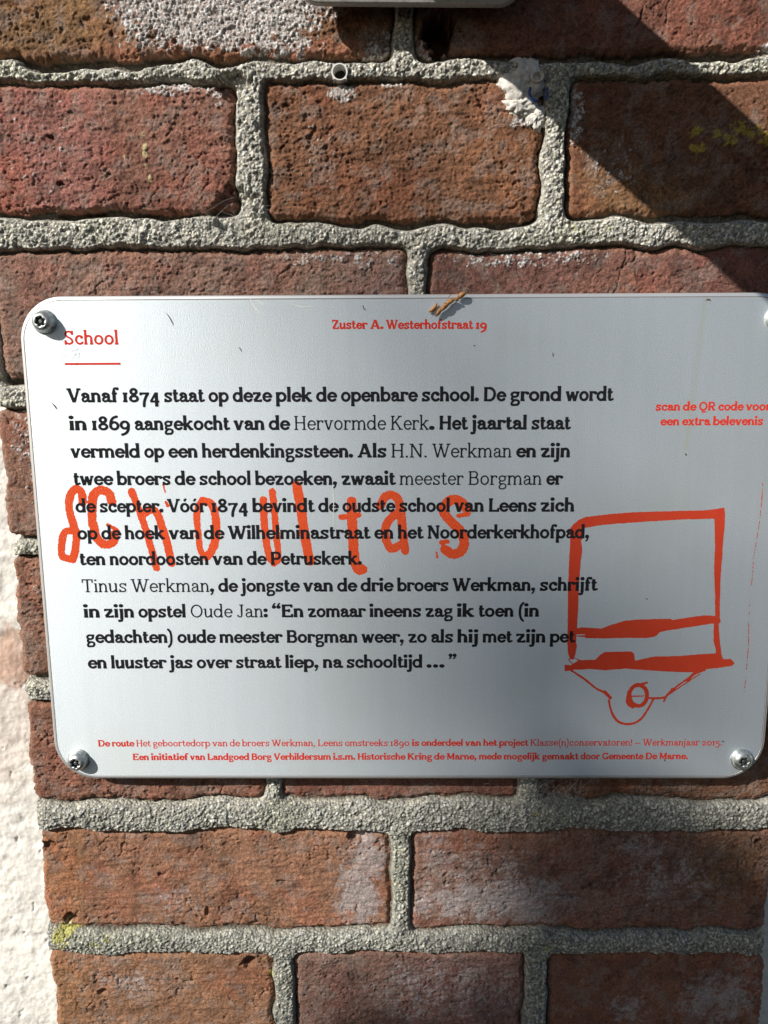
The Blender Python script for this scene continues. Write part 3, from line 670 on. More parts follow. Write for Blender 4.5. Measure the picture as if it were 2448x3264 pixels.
def field_of(strokes, gx, gy):
    """distance field: negative inside the ink"""
    F_ = np.full(gx.shape, 1e9, np.float32)
    for s in strokes:
        if s[0] == 'o':
            F_ = np.minimum(F_, np.hypot(gx - s[1], gy - s[2]) - s[3])
        elif s[0] == 'l':
            _, x0, y0, x1, y1, w = s
            L = math.hypot(x1 - x0, y1 - y0); ux, uy = (x1 - x0) / L, (y1 - y0) / L
            a = (gx - x0) * ux + (gy - y0) * uy; p = -(gx - x0) * uy + (gy - y0) * ux
            F_ = np.minimum(F_, np.maximum(np.abs(p) - w / 2, np.abs(a - L / 2) - L / 2))
        elif s[0] == 'p':
            F_ = np.minimum(F_, poly_field(s[1], gx, gy))
        else:
            pts = s[1]; w = s[2]
            for (x0, y0), (x1, y1) in zip(pts[:-1], pts[1:]):
                dx, dy = x1 - x0, y1 - y0; q = dx * dx + dy * dy + 1e-9
                t = np.clip(((gx - x0) * dx + (gy - y0) * dy) / q, 0, 1)
                F_ = np.minimum(F_, np.hypot(gx - x0 - t * dx, gy - y0 - t * dy) - w / 2)
    return F_

def poly_field(pts, gx, gy):
    inside = np.zeros(gx.shape, bool); d = np.full(gx.shape, 1e9, np.float32)
    for (x0, y0), (x1, y1) in zip(pts, pts[1:] + pts[:1]):
        dx, dy = x1 - x0, y1 - y0; q = dx * dx + dy * dy + 1e-9
        t = np.clip(((gx - x0) * dx + (gy - y0) * dy) / q, 0, 1)
        d = np.minimum(d, np.hypot(gx - x0 - t * dx, gy - y0 - t * dy))
        if y0 != y1:
            inside ^= ((y0 > gy) != (y1 > gy)) & (gx < dx * (gy - y0) / dy + x0)
    return np.where(inside, -d, d)

def blur(F_, n):
    for _ in range(n):
        F_ = np.pad(F_, 1, mode='edge')
        F_ = (F_[1:-1, :-2] + 2 * F_[1:-1, 1:-1] + F_[1:-1, 2:]) / 4
        F_ = np.pad(F_, 1, mode='edge')
        F_ = (F_[:-2, 1:-1] + 2 * F_[1:-1, 1:-1] + F_[2:, 1:-1]) / 4
    return F_

def simplify(p, tol):
    def dp(a, b):
        if b <= a + 1: return []
        q = p[a + 1:b]; d = p[b] - p[a]; L = np.hypot(*d)
        dist = np.abs((q[:, 0] - p[a, 0]) * d[1] - (q[:, 1] - p[a, 1]) * d[0]) / L if L > 1e-9 else np.hypot(*(q - p[a]).T)
        i = int(dist.argmax())
        if dist[i] < tol: return []
        m = a + 1 + i
        return dp(a, m) + [m] + dp(m, b)
    n = len(p); h = n // 2
    p = np.vstack([p, p[:1]])
    keep = [0] + dp(0, h) + [h] + dp(h, n)
    return p[keep]

def contours(F_, x0, y0, step, tol):
    """closed outlines of F_<0 by marching squares"""
    ins = F_ < 0
    ny, nx_ = F_.shape
    code = ins[:-1, :-1] * 1 + ins[:-1, 1:] * 2 + ins[1:, 1:] * 4 + ins[1:, :-1] * 8
    js, is_ = np.nonzero((code > 0) & (code < 15))
    seg = {1: [(3, 0)], 2: [(0, 1)], 3: [(3, 1)], 4: [(1, 2)], 5: [(3, 2), (1, 0)], 6: [(0, 2)], 7: [(3, 2)], 8: [(2, 3)], 9: [(2, 0)], 10: [(0, 3), (2, 1)], 11: [(2, 1)], 12: [(1, 3)], 13: [(1, 0)], 14: [(0, 3)]}
    def edge(i, j, k):
        return ((i, j, 0), (i + 1, j, 1), (i, j + 1, 0), (i, j, 1))[k]
    nxt = {}
    for j, i in zip(js.tolist(), is_.tolist()):
        for a, b in seg[int(code[j, i])]:
            nxt[edge(i, j, a)] = edge(i, j, b)
    def pos(e):
        i, j, v = e
        a = F_[j, i]; b = F_[j + 1, i] if v else F_[j, i + 1]
        t = float(a / (a - b)) if a != b else .5
        return (x0 + step * (i + (0 if v else t)), y0 + step * (j + (t if v else 0)))
    loops = []
    while nxt:
        st, cur = next(iter(nxt.items())); loop = [st]; del nxt[st]
        while cur != st and cur in nxt:
            loop.append(cur); cur = nxt.pop(cur)
        if len(loop) > 5:
            p = simplify(np.array([pos(e) for e in loop]), tol)
            if len(p) > 2: loops.append(p)
    return loops

def area(p):
    x, y = p[:, 0], p[:, 1]
    return .5 * float((x * np.roll(y, -1) - y * np.roll(x, -1)).sum())

def fill(loops):
    """triangles over outer loops and the holes inside them"""
    if not loops: return np.zeros((0, 2)), []
    sgn = 1 if area(max(loops, key=lambda q: abs(area(q)))) > 0 else -1
    outer = [q for q in loops if area(q) * sgn > 0]; holes = [q for q in loops if area(q) * sgn < 0]
    def inside(pt, q):
        x, y = pt; r = False
        for (ax, ay), (bx, by) in zip(q, np.roll(q, -1, 0)):
            if (ay > y) != (by > y) and x < (bx - ax) * (y - ay) / (by - ay) + ax: r = not r
        return r
    V_, F_ = [], []
    for o in outer:
        grp = [o] + [h for h in holes if inside(h[0], o)]
        n = sum(len(v) for v in V_)
        tri = tessellate_polygon([[Vector((float(a), float(b), 0)) for a, b in g] for g in grp])
        V_.append(np.vstack(grp)); F_ += [(a + n, b + n, c + n) for a, b, c in tri]
    return np.vstack(V_), F_

WEIGHTS = {'b': (150, 110, 104, 1.07), 'l': (80, 64, 60, 1.0), 'm': (116, 94, 88, 1.04), 'c': (98, 80, 76, 1.02)}
_cache = {}
def glyph(ch, w):
    if (ch, w) not in _cache:
        s, t, f, kx = WEIGHTS[w]
        st, adv = glyph_strokes(ch, s, t, f)
        step = 6.0
        gx, gy = np.meshgrid(np.arange(-90, adv + 120, step), np.arange(-310, 900, step))
        F_ = blur(field_of(st, gx, gy), 3)
        v, tri = fill(contours(F_, -90, -310, step, 1.8))
        _cache[(ch, w)] = (v * np.array([kx, 1.0]), tri, adv * kx)
    return _cache[(ch, w)]

def text_mesh(lines, y):
    V_, F_ = [], []; n = 0
    for kind, zb, slope, cap, xend, words in lines:
        sc = cap / 720.0
        x_first = words[0][2]
        if kind == 'credit': words = [(t_, 'c' if w_ == 'l' else w_, x_) for t_, w_, x_ in words]
        for i, (txt, w, x) in enumerate(words):
            nat = sum(glyph(ch, w)[2] for ch in txt) * sc
            nx_ = words[i + 1][2] if i + 1 < len(words) else None
            if nx_ is None: want = xend - x + 25 * sc
            elif words[i + 1][0] in ('.', ',', ':'): want = nx_ - x
            else: want = nx_ - x - 205 * sc
            kx = min(1.3, max(.72, want / nat))
            cx = x - 12 * sc * kx
            for ch in txt:
                v, tri, adv = glyph(ch, w)
                if len(v):
                    px = cx + v[:, 0] * sc * kx
                    pz = zb + slope * (px - x_first) + v[:, 1] * sc
                    V_.append(np.stack([px / 1000, np.full(len(v), y), pz / 1000], 1)); F_ += [(a + n, b + n, c + n) for a, b, c in tri]; n += len(v)
                cx += adv * sc * kx
    return np.vstack(V_), F_

# ------------------------------------------------------------------ the sign
def print_material(name, base, mottled, lo=.25, hi=.75, amount=1.0):
    m, n, l, b = mat(name, base, .75, 0, .12)
    co = obj_coord(n)
    t = noise_node(n, l, 1500, 2, .6, co); t2 = noise_node(n, l, 70, 3, .6, co)
    r = ramp(n, l, t.outputs["Fac"], [(lo, mottled), (hi, base)])
    c = mixc(n, l, t2.outputs["Fac"], r.outputs["Color"], base)
    l.new(c, b.inputs["Base Color"])
    return m
M_BLACK = print_material("black_print", (.008, .008, .010), (.02, .022, .028))
M_RED = print_material("red_print", (.54, .026, .013), (.62, .055, .03))
M_RED_SHADED = print_material("shaded_red_print", (.42, .032, .013), (.50, .075, .035))  # red print with the bag's partial shade put into its colour
M_ORANGE = print_material("orange_red_print", (.62, .060, .012), (.78, .30, .17), .28, .50)

def plate_material():
    m, n, l, b = mat("frosted_silver_plate", (.66, .68, .69), .42, .72, .5)
    co = obj_coord(n)
    t = noise_node(n, l, 1300, 2, .65, co)
    r = ramp(n, l, t.outputs["Fac"], [(.35, (.67, .735, .79)), (.62, (.77, .835, .885))])
    big = noise_node(n, l, 11, 4, .6, co)
    c1 = mixc(n, l, ramp(n, l, big.outputs["Fac"], [(.52, (0, 0, 0)), (.74, (.35, .35, .35))]).outputs["Color"], r.outputs["Color"], (.66, .72, .66))
    # sparse dark specks and pale scratches
    vo = n.new("ShaderNodeTexVoronoi"); vo.inputs["Scale"].default_value = 34; l.new(co, vo.inputs["Vector"])
    sp = ramp(n, l, vo.outputs["Distance"], [(.014, (1, 1, 1)), (.026, (0, 0, 0))])
    keep = n.new("ShaderNodeMath"); keep.operation = 'GREATER_THAN'; keep.inputs[1].default_value = .62
    sep = n.new("ShaderNodeSeparateColor"); l.new(vo.outputs["Color"], sep.inputs[0]); l.new(sep.outputs[0], keep.inputs[0])
    mul = n.new("ShaderNodeMath"); mul.operation = 'MULTIPLY'; l.new(sp.outputs["Color"], mul.inputs[0]); l.new(keep.outputs[0], mul.inputs[1])
    c2 = mixc(n, l, mul.outputs[0], c1, (.10, .09, .07))
    # rain streaks and the pale yellowish drip at the upper right
    mp = n.new("ShaderNodeMapping"); mp.inputs["Scale"].default_value = (150, 1, 7); l.new(co, mp.inputs["Vector"])
    st = noise_node(n, l, 1.0, 4, .6, mp.outputs[0])
    c3 = mixc(n, l, 1.0, c2, ramp(n, l, st.outputs["Fac"], [(.30, (.97, .973, .97)), (.6, (1.0, 1.0, 1.0))]).outputs["Color"], 'MULTIPLY')
    sx = n.new("ShaderNodeSeparateXYZ"); l.new(co, sx.inputs[0])
    def mth(op, a, v):
        q = n.new("ShaderNodeMath"); q.operation = op
        for k_, w_ in enumerate((a, v)):
            if isinstance(w_, (int, float)): q.inputs[k_].default_value = w_
            else: l.new(w_, q.inputs[k_])
        return q.outputs[0]
    xd = mth('ABSOLUTE', mth('SUBTRACT', sx.outputs[0], mth('ADD', mth('MULTIPLY', sx.outputs[2], .066), .1492)), 0)
    inx = mth('SUBTRACT', 1, mth('MULTIPLY', xd, 420)); clx = mth('MAXIMUM', inx, 0)
    zin = mth('MULTIPLY', mth('GREATER_THAN', sx.outputs[2], .0555), .9)
    c4 = mixc(n, l, mth('MULTIPLY', mth('MULTIPLY', clx, zin), mth('MULTIPLY', st.outputs["Fac"], .5)), c3, (.62, .66, .38))
    l.new(c4, b.inputs["Base Color"])
    rr = n.new("ShaderNodeMapRange"); rr.inputs[1].default_value = .3; rr.inputs[2].default_value = .7; rr.inputs[3].default_value = .52; rr.inputs[4].default_value = .64
    l.new(t.outputs["Fac"], rr.inputs[0]); l.new(rr.outputs[0], b.inputs["Roughness"])
    t2 = noise_node(n, l, 1700, 1, .5, co)
    bump(n, l, b, t2.outputs["Fac"], .8, .00016)
    tg = n.new("ShaderNodeTangent"); tg.direction_type = 'UV_MAP'; tg.uv_map = "grain"
    l.new(tg.outputs[0], b.inputs["Tangent"]); b.inputs["Anisotropic"].default_value = .6
    return m
M_PLATE = plate_material()
M_RIM, _n, _l, _b = mat("bare_aluminium_rim", (.78, .79, .80), .38, .7)

M_SEAM, _n, _l, _b = mat("dark_seam", (.22, .22, .21), .6, .3)  # dark line of the groove inside the rim
SW, SH, SR = 0.4206, 0.2800, 0.0240
SCX, SCZ = -0.0005, 0.0003
def rounded(hw, hh, r, y, n=18):
    pts = []
    for cx, cz, a0 in ((hw - r, hh - r, 0), (-hw + r, hh - r, 90), (-hw + r, -hh + r, 180), (hw - r, -hh + r, 270)):
        for i in range(n + 1):
            a = math.radians(a0 + 90 * i / n)
            pts.append((cx + r * math.cos(a), y, cz + r * math.sin(a)))
    return pts
sign = tag(empty("information_sign", (SCX, 0, SCZ)), "frosted silver sign with rounded corners, Dutch text about a school and red drawings", "sign")
hw, hh = SW / 2, SH / 2
b_ = MB()
b_.rings([rounded(hw - .0024, hh - .0024, SR - .0024, 0.0), rounded(hw - .0020, hh - .0020, SR - .0020, .00035), rounded(hw - .0018, hh - .0018, SR - .0018, .0001),
          rounded(hw - .0006, hh - .0006, SR - .0006, .0005), rounded(hw, hh, SR, .0012), rounded(hw, hh, SR, .0034), rounded(hw - .0006, hh - .0006, SR - .0006, .0040)], True, True)
npr = len(rounded(hw, hh, SR, 0))
mi = [2] * npr + [1] * (npr * 5) + [0, 1]
panel = b_.build("panel", [M_PLATE, M_RIM, M_SEAM], sign, mat_index=mi)
uv = panel.data.uv_layers.new(name="grain")                       # direction of the fine horizontal finishing grain
pv = np.array(b_.v)[[lp.vertex_index for lp in panel.data.loops]]
uv.data.foreach_set("uv", np.stack([pv[:, 2], -pv[:, 0]], 1).astype(np.float32).ravel() * 2)

def lines_of(kind): return [t for t in TEXT if t[0] == kind]
OFF = np.array([SCX, 0, SCZ])
for kind, nm, m_ in (("heading", "heading_text", M_RED), ("address", "address_text", M_RED), ("caption", "caption_text", M_RED), ("credit", "credit_text", M_RED), ("body", "body_text", M_BLACK)):
    v, f = text_mesh(lines_of(kind), -.00010 if kind == "body" else -.00008)
    mesh_obj(nm, v - OFF, f, m_, sign)
rz = [p[1] for p in RULE]; rx = [p[0] for p in RULE]
zc = sum(rz) / 4; x0, x1 = min(rx), max(rx)
mesh_obj("heading_rule", np.array([(x0 / 1000, -.00008, (zc - .55) / 1000), (x1 / 1000, -.00008, (zc - .55) / 1000), (x1 / 1000, -.00008, (zc + .55) / 1000), (x0 / 1000, -.00008, (zc + .55) / 1000)]) - OFF, [(0, 1, 2, 3)], M_RED, sign)

def drawing(name, strokes, y, material, step, ragged, seed, nblur=1):
    pts = np.array([q for s in strokes for q in s[1]])
    x0, y0 = pts.min(0) - 4; x1, y1 = pts.max(0) + 4
    gx, gy = np.meshgrid(np.arange(x0, x1, step), np.arange(y0, y1, step))
    F_ = blur(field_of(strokes, gx, gy), nblur) + (fbm(gx, gy, .8, 2, seed) - .5) * ragged + (fbm(gx, gy, 3.0, 2, seed + 5) - .5) * ragged * .7
    v, f = fill(contours(F_, x0, y0, step, step * .18))
    mesh_obj(name, np.stack([v[:, 0] / 1000, np.full(len(v), y), v[:, 1] / 1000], 1) - OFF, f, material, sign)
drawing("hand_drawn_lettering", [('c', spline(p, 5) if len(p) > 2 else p, w * 1.05) for p, w in LETTER_STROKES], -.00005, M_ORANGE, .3, .7, 3)
drawing("school_bag_drawing", [('p', p) for p in BAG_POLYGONS] + [('c', spline(p, 4) if len(p) > 2 else p, w) for p, w in BAG_STROKES], -.00005, M_RED_SHADED, .25, .28, 9)

M_DIRT, _n, _l, _b = mat("dark_dirt", (.07, .06, .045), .9, 0, .1)
M_PALE, _n, _l, _b = mat("pale_scratch", (.84, .83, .78), .7, 0, .2)
def mark(name, pts, w, material):
    p = [np.array(q) / 1000 for q in spline(pts, 5)]; vs = []; k_ = len(p)
    for i in range(k_):
        d_ = p[min(i + 1, k_ - 1)] - p[max(i - 1, 0)]; d_ = d_ / (np.hypot(*d_) + 1e-9)
        t_ = w / 2000 * (.25 + .75 * math.sin(math.pi * (i + .5) / k_))
        vs += [(p[i][0] - d_[1] * t_, -.00018, p[i][1] + d_[0] * t_), (p[i][0] + d_[1] * t_, -.00018, p[i][1] - d_[0] * t_)]
    mesh_obj(name, np.array(vs) - OFF, [(2 * i, 2 * i + 1, 2 * i + 3, 2 * i + 2) for i in range(k_ - 1)], material, sign)
for pts, w in (([(-85.5, 139), (-83, 134), (-80, 130.6)], .5), ([(-83, 137.5), (-80.5, 137), (-78, 135)], .4), ([(-42.8, 38), (-42.3, 28), (-42.8, 12)], .35),
               ([(-66, 137), (-58, 134), (-50, 134.5)], .35)):
    mark("scratch", pts, w, M_PALE)
for pts, w in (([(-130.5, 131), (-128.5, 128), (-127, 124.6)], .55), ([(-196, 83.5), (-194.4, 81.6), (-193.6, 80)], .7), ([(77.3, 109.4), (77.6, 108.2), (77.4, 107.2)], .55), ([(-92.5, 113), (-91.4, 112), (-90.8, 110.6)], .5),
               ([(34.5, 113.6), (35.1, 113.2), (35.5, 113)], .6), ([(-25, 134.8), (-24.4, 133), (-23.4, 132)], .5), ([(135, -28), (135.5, -28.6), (136, -28.8)], .5),
               ([(152.2, 54.6), (152.6, 53.8), (153, 53.6)], .9), ([(150.6, -126.8), (151.3, -127.4), (152, -128.4)], .6), ([(184.2, -115.2), (184.9, -115.6), (185.5, -115.9)], .8), ([(158, 136.4), (159.4, 136.8), (160.6, 136.2)], .8)):
    mark("dirt_speck", pts, w, M_DIRT)

def screw_material():
    m, n, l, b = mat("weathered_zinc", (.42, .44, .43), .42, .85)
    co = obj_coord(n)
    t = noise_node(n, l, 420, 4, .65, co)
    r = ramp(n, l, t.outputs["Fac"], [(.35, (.26, .29, .275)), (.5, (.50, .53, .52)), (.68, (.72, .74, .73))])
    l.new(r.outputs["Color"], b.inputs["Base Color"])
    bump(n, l, b, t.outputs["Fac"], .5, .0002)
    return m
M_ZINC = screw_material()
M_SOCKET, _n, _l, _b = mat("dark_zinc_socket", (.13, .14, .14), .5, .7)
def make_screw(x, z, turn, tall):
    o = empty("screw", (x, 0, z)); o.parent = sign
    R0 = 6.6; n = 60
    prof = [(R0, 0), (R0, -.55), (R0 - .25, -.8), (R0 - .7, -.95), (R0 - .95, -1.5), (R0 - 1.0, -2.1 * tall), (R0 - 1.4, -2.9 * tall), (R0 - 2.1, -3.6 * tall), (R0 - 2.9, -4.05 * tall), (R0 - 3.35, -4.15 * tall)]
    def ring(r, y, star=0.0):
        return [((r + star * math.cos(6 * (2 * math.pi * k / n))) * .001 * math.cos(2 * math.pi * k / n + turn), y * .001, (r + star * math.cos(6 * (2 * math.pi * k / n))) * .001 * math.sin(2 * math.pi * k / n + turn)) for k in range(n)]
    m = MB(); top = -4.15 * tall
    m.rings([ring(r, y) for r, y in prof] + [ring(2.55, top + .05, .42), ring(2.45, top + .45, .42)], False, False)
    m.build("head", M_ZINC, o, True)
    m = MB()
    m.rings([ring(2.45, top + .45, .42), ring(2.35, top + 2.2, .42), ring(1.1, top + 2.3), ring(1.0, top + .8), ring(.7, top + .6)], False, True)
    m.build("drive_socket", M_SOCKET, o, False)
    m = MB()
    m.rings([ring(2.2, 0), ring(2.2, 30)], False, True)
    m.build("shank", M_ZINC, o, True)
    return o
hx, hz = .39305 / 2, .25358 / 2
for x, z, t_, tall in ((-hx, hz, .3, 1.5), (hx, hz, 1.1, 1.0), (-hx, -hz, .7, 1.45), (hx, -hz, .1, 1.0)):
    sc_ = make_screw(x - SCX, z - SCZ, t_, tall)

# ------------------------------------------------------------------ grey bracket above (only the foot of its mounting plate is in the photograph; its arm casts the diagonal shade)
m, n, l, b = mat("painted_grey_metal", (.36, .37, .36), .5, .2)
t = noise_node(n, l, 500, 4, .6, obj_coord(n))
l.new(ramp(n, l, t.outputs["Fac"], [(.35, (.30, .31, .30)), (.65, (.44, .45, .43))]).outputs["Color"], b.inputs["Base Color"])
bump(n, l, b, t.outputs["Fac"], .35, .0002)
M_GREY = m
br = tag(empty("wall_bracket", (-.0006, -.006, .279)), "grey metal mounting plate with rounded corners, above the brick pier's top joint", "bracket")
br.rotation_euler = (0, math.radians(1.1), math.radians(-.6))
pw, ph, pr = .0557, .050, .011
def rr2(ins, y): return [(x, y, z + ph) for x, _, z in rounded(pw - ins, ph - ins, pr - ins, 0, 10)]
m = MB(); m.rings([rr2(.0016, -.0015), rr2(.0005, -.0010), rr2(0, 0), rr2(0, .0035), rr2(.0005, .004)])
m.build("mounting_plate", M_GREY, br)
for px_, pz_ in ((-.042, .014), (.042, .014), (-.042, .088), (.042, .088)):
    m = MB(); m.tube([(px_, .0035, pz_), (px_, .0195, pz_)], .005, 12)
    m.build("spacer", M_GREY, br)
arm = MB()
x0, x1, z0, z1 = -.027, .033, .0315, .0695
arm.rings([[(x0, y, z0), (x1, y, z0), (x1, y, z1), (x0, y, z1)] for y in (-.0018, -.30)])
arm.build("arm", M_GREY, br)

# ------------------------------------------------------------------ small things in the joints
m, n, l, b = mat("white_plastic", (.62, .61, .58), .5); M_PLASTIC = m
m, n, l, b = mat("hole_dark", (.02, .018, .015), .9); M_HOLE = m
plug = tag(empty("wall_plug", (wp(-.0360, 0)[0], WALL_Y - .0030, wp(0, .2518)[1])), "hollow white plastic wall plug ring set in the top mortar joint", "wall plug")
n_ = 48
def fin(k, r): 
    a = (2 * math.pi * k / n_) % (math.pi / 2)
    return r + (1.0 * max(0, 1 - abs(a - math.pi / 4) / .16))
def pring(r, y, fins): return [((fin(k, r) if fins else r) * .001 * math.cos(2 * math.pi * k / n_), y * .001, (fin(k, r) if fins else r) * .001 * math.sin(2 * math.pi * k / n_)) for k in range(n_)]
m = MB(); m.rings([pring(4.3, 9, True), pring(4.3, -.5, True), pring(4.1, -.8, True), pring(3.6, -.8, False), pring(3.45, -.5, False), pring(3.2, 9, False)], False, False)
m.build("sleeve", M_PLASTIC, plug)
m = MB(); m.rings([pring(3.3, 7.5, False)], False, True); m.build("bore", M_HOLE, plug)  # near-black disc, the shade inside the bore put into its colour

# broken filler lump with a blue plug left in it
def blob(name, centre, rad, amp, seed, material, parent=None, flat=.5, nu=56, nv=28):
    vs = []; fs = []
    for j in range(nv + 1):
        th = math.pi * j / nv
        for i in range(nu):
            ph = 2 * math.pi * i / nu
            vs.append((math.sin(th) * math.cos(ph), -math.cos(th), math.sin(th) * math.sin(ph)))
    v = np.array(vs)
    nsz = fbm(v[:, 0] * 3 + 9 + v[:, 1], v[:, 2] * 3 + 5 - v[:, 1], 1.0, 5, seed, .62) - .5
    v = v * (1 + amp * nsz)[:, None] * np.array(rad) / 1000
    for j in range(nv):
        for i in range(nu):
            fs.append((j * nu + i, j * nu + (i + 1) % nu, (j + 1) * nu + (i + 1) % nu, (j + 1) * nu + i))
    o = mesh_obj(name, v, np.array(fs), material, parent, True)
    o.location = np.array(centre) / 1000
    return o
m, n, l, b = mat("white_filler", (.62, .60, .56), .9, 0, .2)
t = noise_node(n, l, 480, 4, .7, obj_coord(n))
l.new(ramp(n, l, t.outputs["Fac"], [(.3, (.44, .42, .38)), (.6, (.66, .64, .60))]).outputs["Color"], b.inputs["Base Color"])
bump(n, l, b, t.outputs["Fac"], .9, .0008)
M_FILLER = m
m, n, l, b = mat("blue_plastic", (.02, .045, .16), .45); M_BLUE = m
lump = tag(empty("filler_lump", (wp(.0605, 0)[0], WALL_Y, wp(0, .2440)[1])), "rough whitish filler lump with broken blue plug in the top mortar joint", "filler")
blob("filler", (-2, .4, 4), (12.0, 4.8, 11.5), .95, 5, M_FILLER, lump)
blob("filler", (-3, .8, -8), (9.5, 4.0, 7.0), 1.1, 8, M_FILLER, lump)
blob("filler", (6, .8, -14), (5.2, 3.6, 6.5), 1.1, 13, M_FILLER, lump)
m = MB()
for a0, a1, r in ((150, 280, 4.6),):
    p = [(math.cos(math.radians(a)) * r * .001 + .0055, -.0060, math.sin(math.radians(a)) * r * .001 - .0035) for a in range(a0, a1, 12)]
    m.tube(p, .0008, 8)
m.tube([(.0098, -.0058, -.0012), (.0102, -.0062, -.0046), (.0094, -.0060, -.0074)], .0008, 8)
m.build("blue_plug", M_BLUE, lump)
m = MB(); m.rings([[(.0052 + r * math.cos(a), y, .0042 + r * .8 * math.sin(a)) for a in [2 * math.pi * k / 24 for k in range(24)]] for r, y in ((.0036, -.0050), (.0031, -.0066), (.0024, -.0062), (.0021, -.0030))], False, True)
m.build("plug_collar", M_FILLER, lump, True)

# ------------------------------------------------------------------ dry seed husk lying on the sign's top edge
m, n, l, b = mat("dry_husk", (.36, .17, .05), .6)
t = noise_node(n, l, 600, 3, .6, obj_coord(n))
l.new(ramp(n, l, t.outputs["Fac"], [(.35, (.20, .085, .025)), (.65, (.50, .25, .075))]).outputs["Color"], b.inputs["Base Color"])
bump(n, l, b, t.outputs["Fac"], .5, .0003)
M_HUSK = m
def pod(mb, a, b, r, bend=(0, -.0006, .0006), n=10, seg=8):
    a, b = Vector(a), Vector(b); q = []; rr = []
    for i in range(seg + 1):
        u = i / seg
        q.append(a.lerp(b, u) + Vector(bend) * math.sin(math.pi * u)); rr.append(r * (.12 + .88 * math.sin(math.pi * min(1, u * .92 + .06)) ** .8))
    mb.tube(q, rr, n)
husk = tag(empty("dry_husk", (.0215, -.0018, .1345)), "dry orange-brown seed husk stuck at the sign's top edge", "seed husk")
def hp(x, z, y=0): return (x / 1000 - .0215, y, z / 1000 - .1345)
m = MB()
pod(m, hp(14.0, 128.6), hp(18.0, 133.4), .0010); pod(m, hp(16.4, 131.2, -.0004), hp(21.5, 135.6, -.0004), .0013); pod(m, hp(19.4, 134.2), hp(24.2, 137.5, -.0006), .0013); pod(m, hp(22.0, 136.8, -.0008), hp(26.0, 136.6, -.001), .0007)
m.build("pod", M_HUSK, husk, True)
m = MB(); pod(m, hp(25.2, 137.4), hp(30.0, 140.4, -.0006), .0014); m.build("tip", M_HUSK, husk, True)
m = MB()
m.tube([hp(20.0, 135.5), hp(20.4, 138.3, -.0012), hp(22.4, 140.0, -.001)], .00018, 5); m.tube([hp(17.4, 133.5), hp(18.0, 135.2, -.001), hp(19, 135.6, -.001)], .0002, 5)
m.tube([hp(15.0, 129.0), hp(16.4, 130.4, -.001), hp(16.2, 131.6, -.001)], .0002, 5)
m.build("stalk", M_HUSK, husk, True)
m = MB(); pod(m, (-.0021, 0, -.0022), (.0021, 0, .0022), .0011, (.0006, -.0003, -.0006))
lf = m.build("leaf_fragment", M_HUSK, None, True); lf.location = (.0124, -.0012, .1333)
tag(lf, "small curled brown leaf fragment on the sign, beside the larger seed husk", "leaf fragment")

# ------------------------------------------------------------------ cobwebs
m, n, l, b = mat("cobweb_silk", (.30, .29, .27), .8); M_WEB = m
def cobweb(name, box, count, seed, label, r=.00005):
    rg = random.Random(seed); mb = MB()
    x0, x1, z0, z1, y0, y1 = box
    for _ in range(count):
        p = [Vector((rg.uniform(x0, x1), rg.uniform(y0, y1), rg.uniform(z0, z1)))]
        d = Vector((rg.uniform(-1, 1), rg.uniform(-.3, .3), rg.uniform(-1, 1))).normalized() * rg.uniform(.0012, .0028)
        for _k in range(rg.randint(3, 7)):
            d = (d + Vector((rg.uniform(-1, 1), rg.uniform(-.4, .4), rg.uniform(-1, 1))) * .0009)
            p.append(p[-1] + d)
        mb.tube(p, r * rg.uniform(.6, 1.4), 4, False)
    c = sum((Vector(v) for v in mb.v), Vector()) / len(mb.v)
    mb.v = [tuple(Vector(v) - c) for v in mb.v]
    o = mb.build(name, M_WEB); o.location = c
    return tag(o, label, "cobweb", "cobwebs in the brick joints")
cobweb("cobweb", (.072, .104, -.165, -.143, .004, .013), 150, 1, "grey tangled cobweb in the dark gap under the sign's bottom edge", .00008)
cobweb("cobweb", (-.112, -.080, .172, .192, .006, .012), 26, 2, "faint cobweb threads in the chipped corner beside the upright mortar joint")
cobweb("cobweb", (-.02, .06, -.163, -.142, .005, .013), 40, 3, "loose cobweb threads hanging under the middle of the sign's bottom edge", .00004)
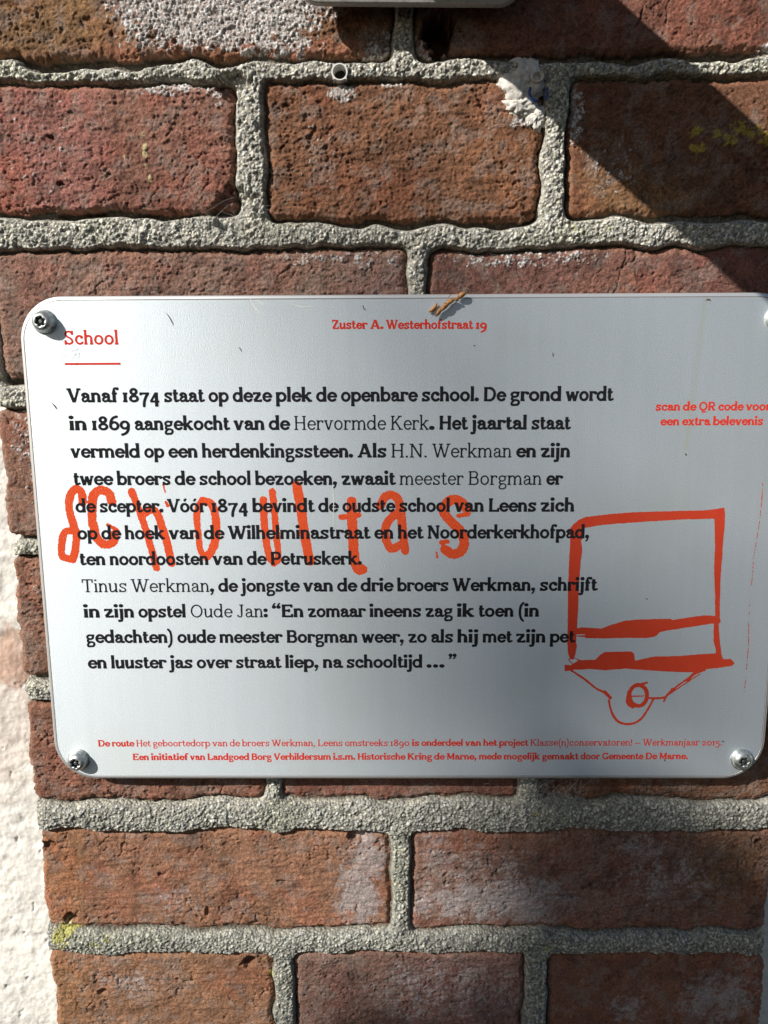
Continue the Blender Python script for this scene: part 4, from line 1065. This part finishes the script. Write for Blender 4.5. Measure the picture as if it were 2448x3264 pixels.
cobweb("cobweb", (-.195, -.178, .108, .124, -.0048, -.0004), 9, 4, "fine cobweb threads over the screw in the corner beside the red heading", .00005)

# ------------------------------------------------------------------ unseen leafy branches added to throw soft shade on the sign and lower wall
m, n, l, b = mat("branch_bark", (.10, .075, .05), .9); M_BARK = m
m, n, l, b = mat("leaf_green", (.06, .11, .03), .6); M_LEAF = m
def sunward(x, z, dist): return Vector((x, WALL_Y, z)) + SUN_TO * dist
def branch(label, dist, patches, leaf_len, limb, seed):
    rg = random.Random(seed)
    bc = sunward(.20, -.27, dist)
    o = tag(empty("shade_branch", bc), label, "tree branch")
    mb = MB(); lv = MB()
    mb.tube([sunward(x, z, dist) - bc for x, z in limb], [leaf_len * q for q in (.5, .38, .26, .1)], 8)
    for x_, z_, rx_, rz_, cnt in patches:
        for k in range(cnt):
            a = rg.uniform(0, 2 * math.pi); q = math.sqrt(rg.random())
            p = sunward(x_ + rx_ * q * math.cos(a), z_ + rz_ * q * math.sin(a), dist + rg.uniform(-.3, .3)) - bc
            nrm = (SUN_TO * .8 + Vector((rg.uniform(-1, 1), rg.uniform(-1, 1), rg.uniform(-1, 1)))).normalized()
            ax = Vector((rg.uniform(-1, 1), rg.uniform(-1, 1), rg.uniform(-1, 1))).normalized()
            ax = (ax - nrm * ax.dot(nrm)).normalized(); bx = nrm.cross(ax); Ln = leaf_len * rg.uniform(.75, 1.25); Wd = Ln * .38
            lv.add([p - ax * Ln, p - ax * Ln * .3 + bx * Wd, p + ax * Ln * .35 + bx * Wd * .8, p + ax * Ln, p + ax * Ln * .35 - bx * Wd * .8, p - ax * Ln * .3 - bx * Wd], [(0, 1, 2, 3, 4, 5)])
    mb.build("limb", M_BARK, o, True)
    lv.build("foliage", M_LEAF, o)
branch("unseen dense leafy branch added to shade the lower right of the wall", 5.0, SHADE, .030, [(1.3, .1), (.8, -.12), (.42, -.24), (.16, -.27)], 12)
branch("unseen sparse leafy branch added farther out to dim the sign", 13.0, SHADE_FAR, .055, [(2.4, .5), (1.5, .1), (.8, -.05), (.35, -.06)], 31)
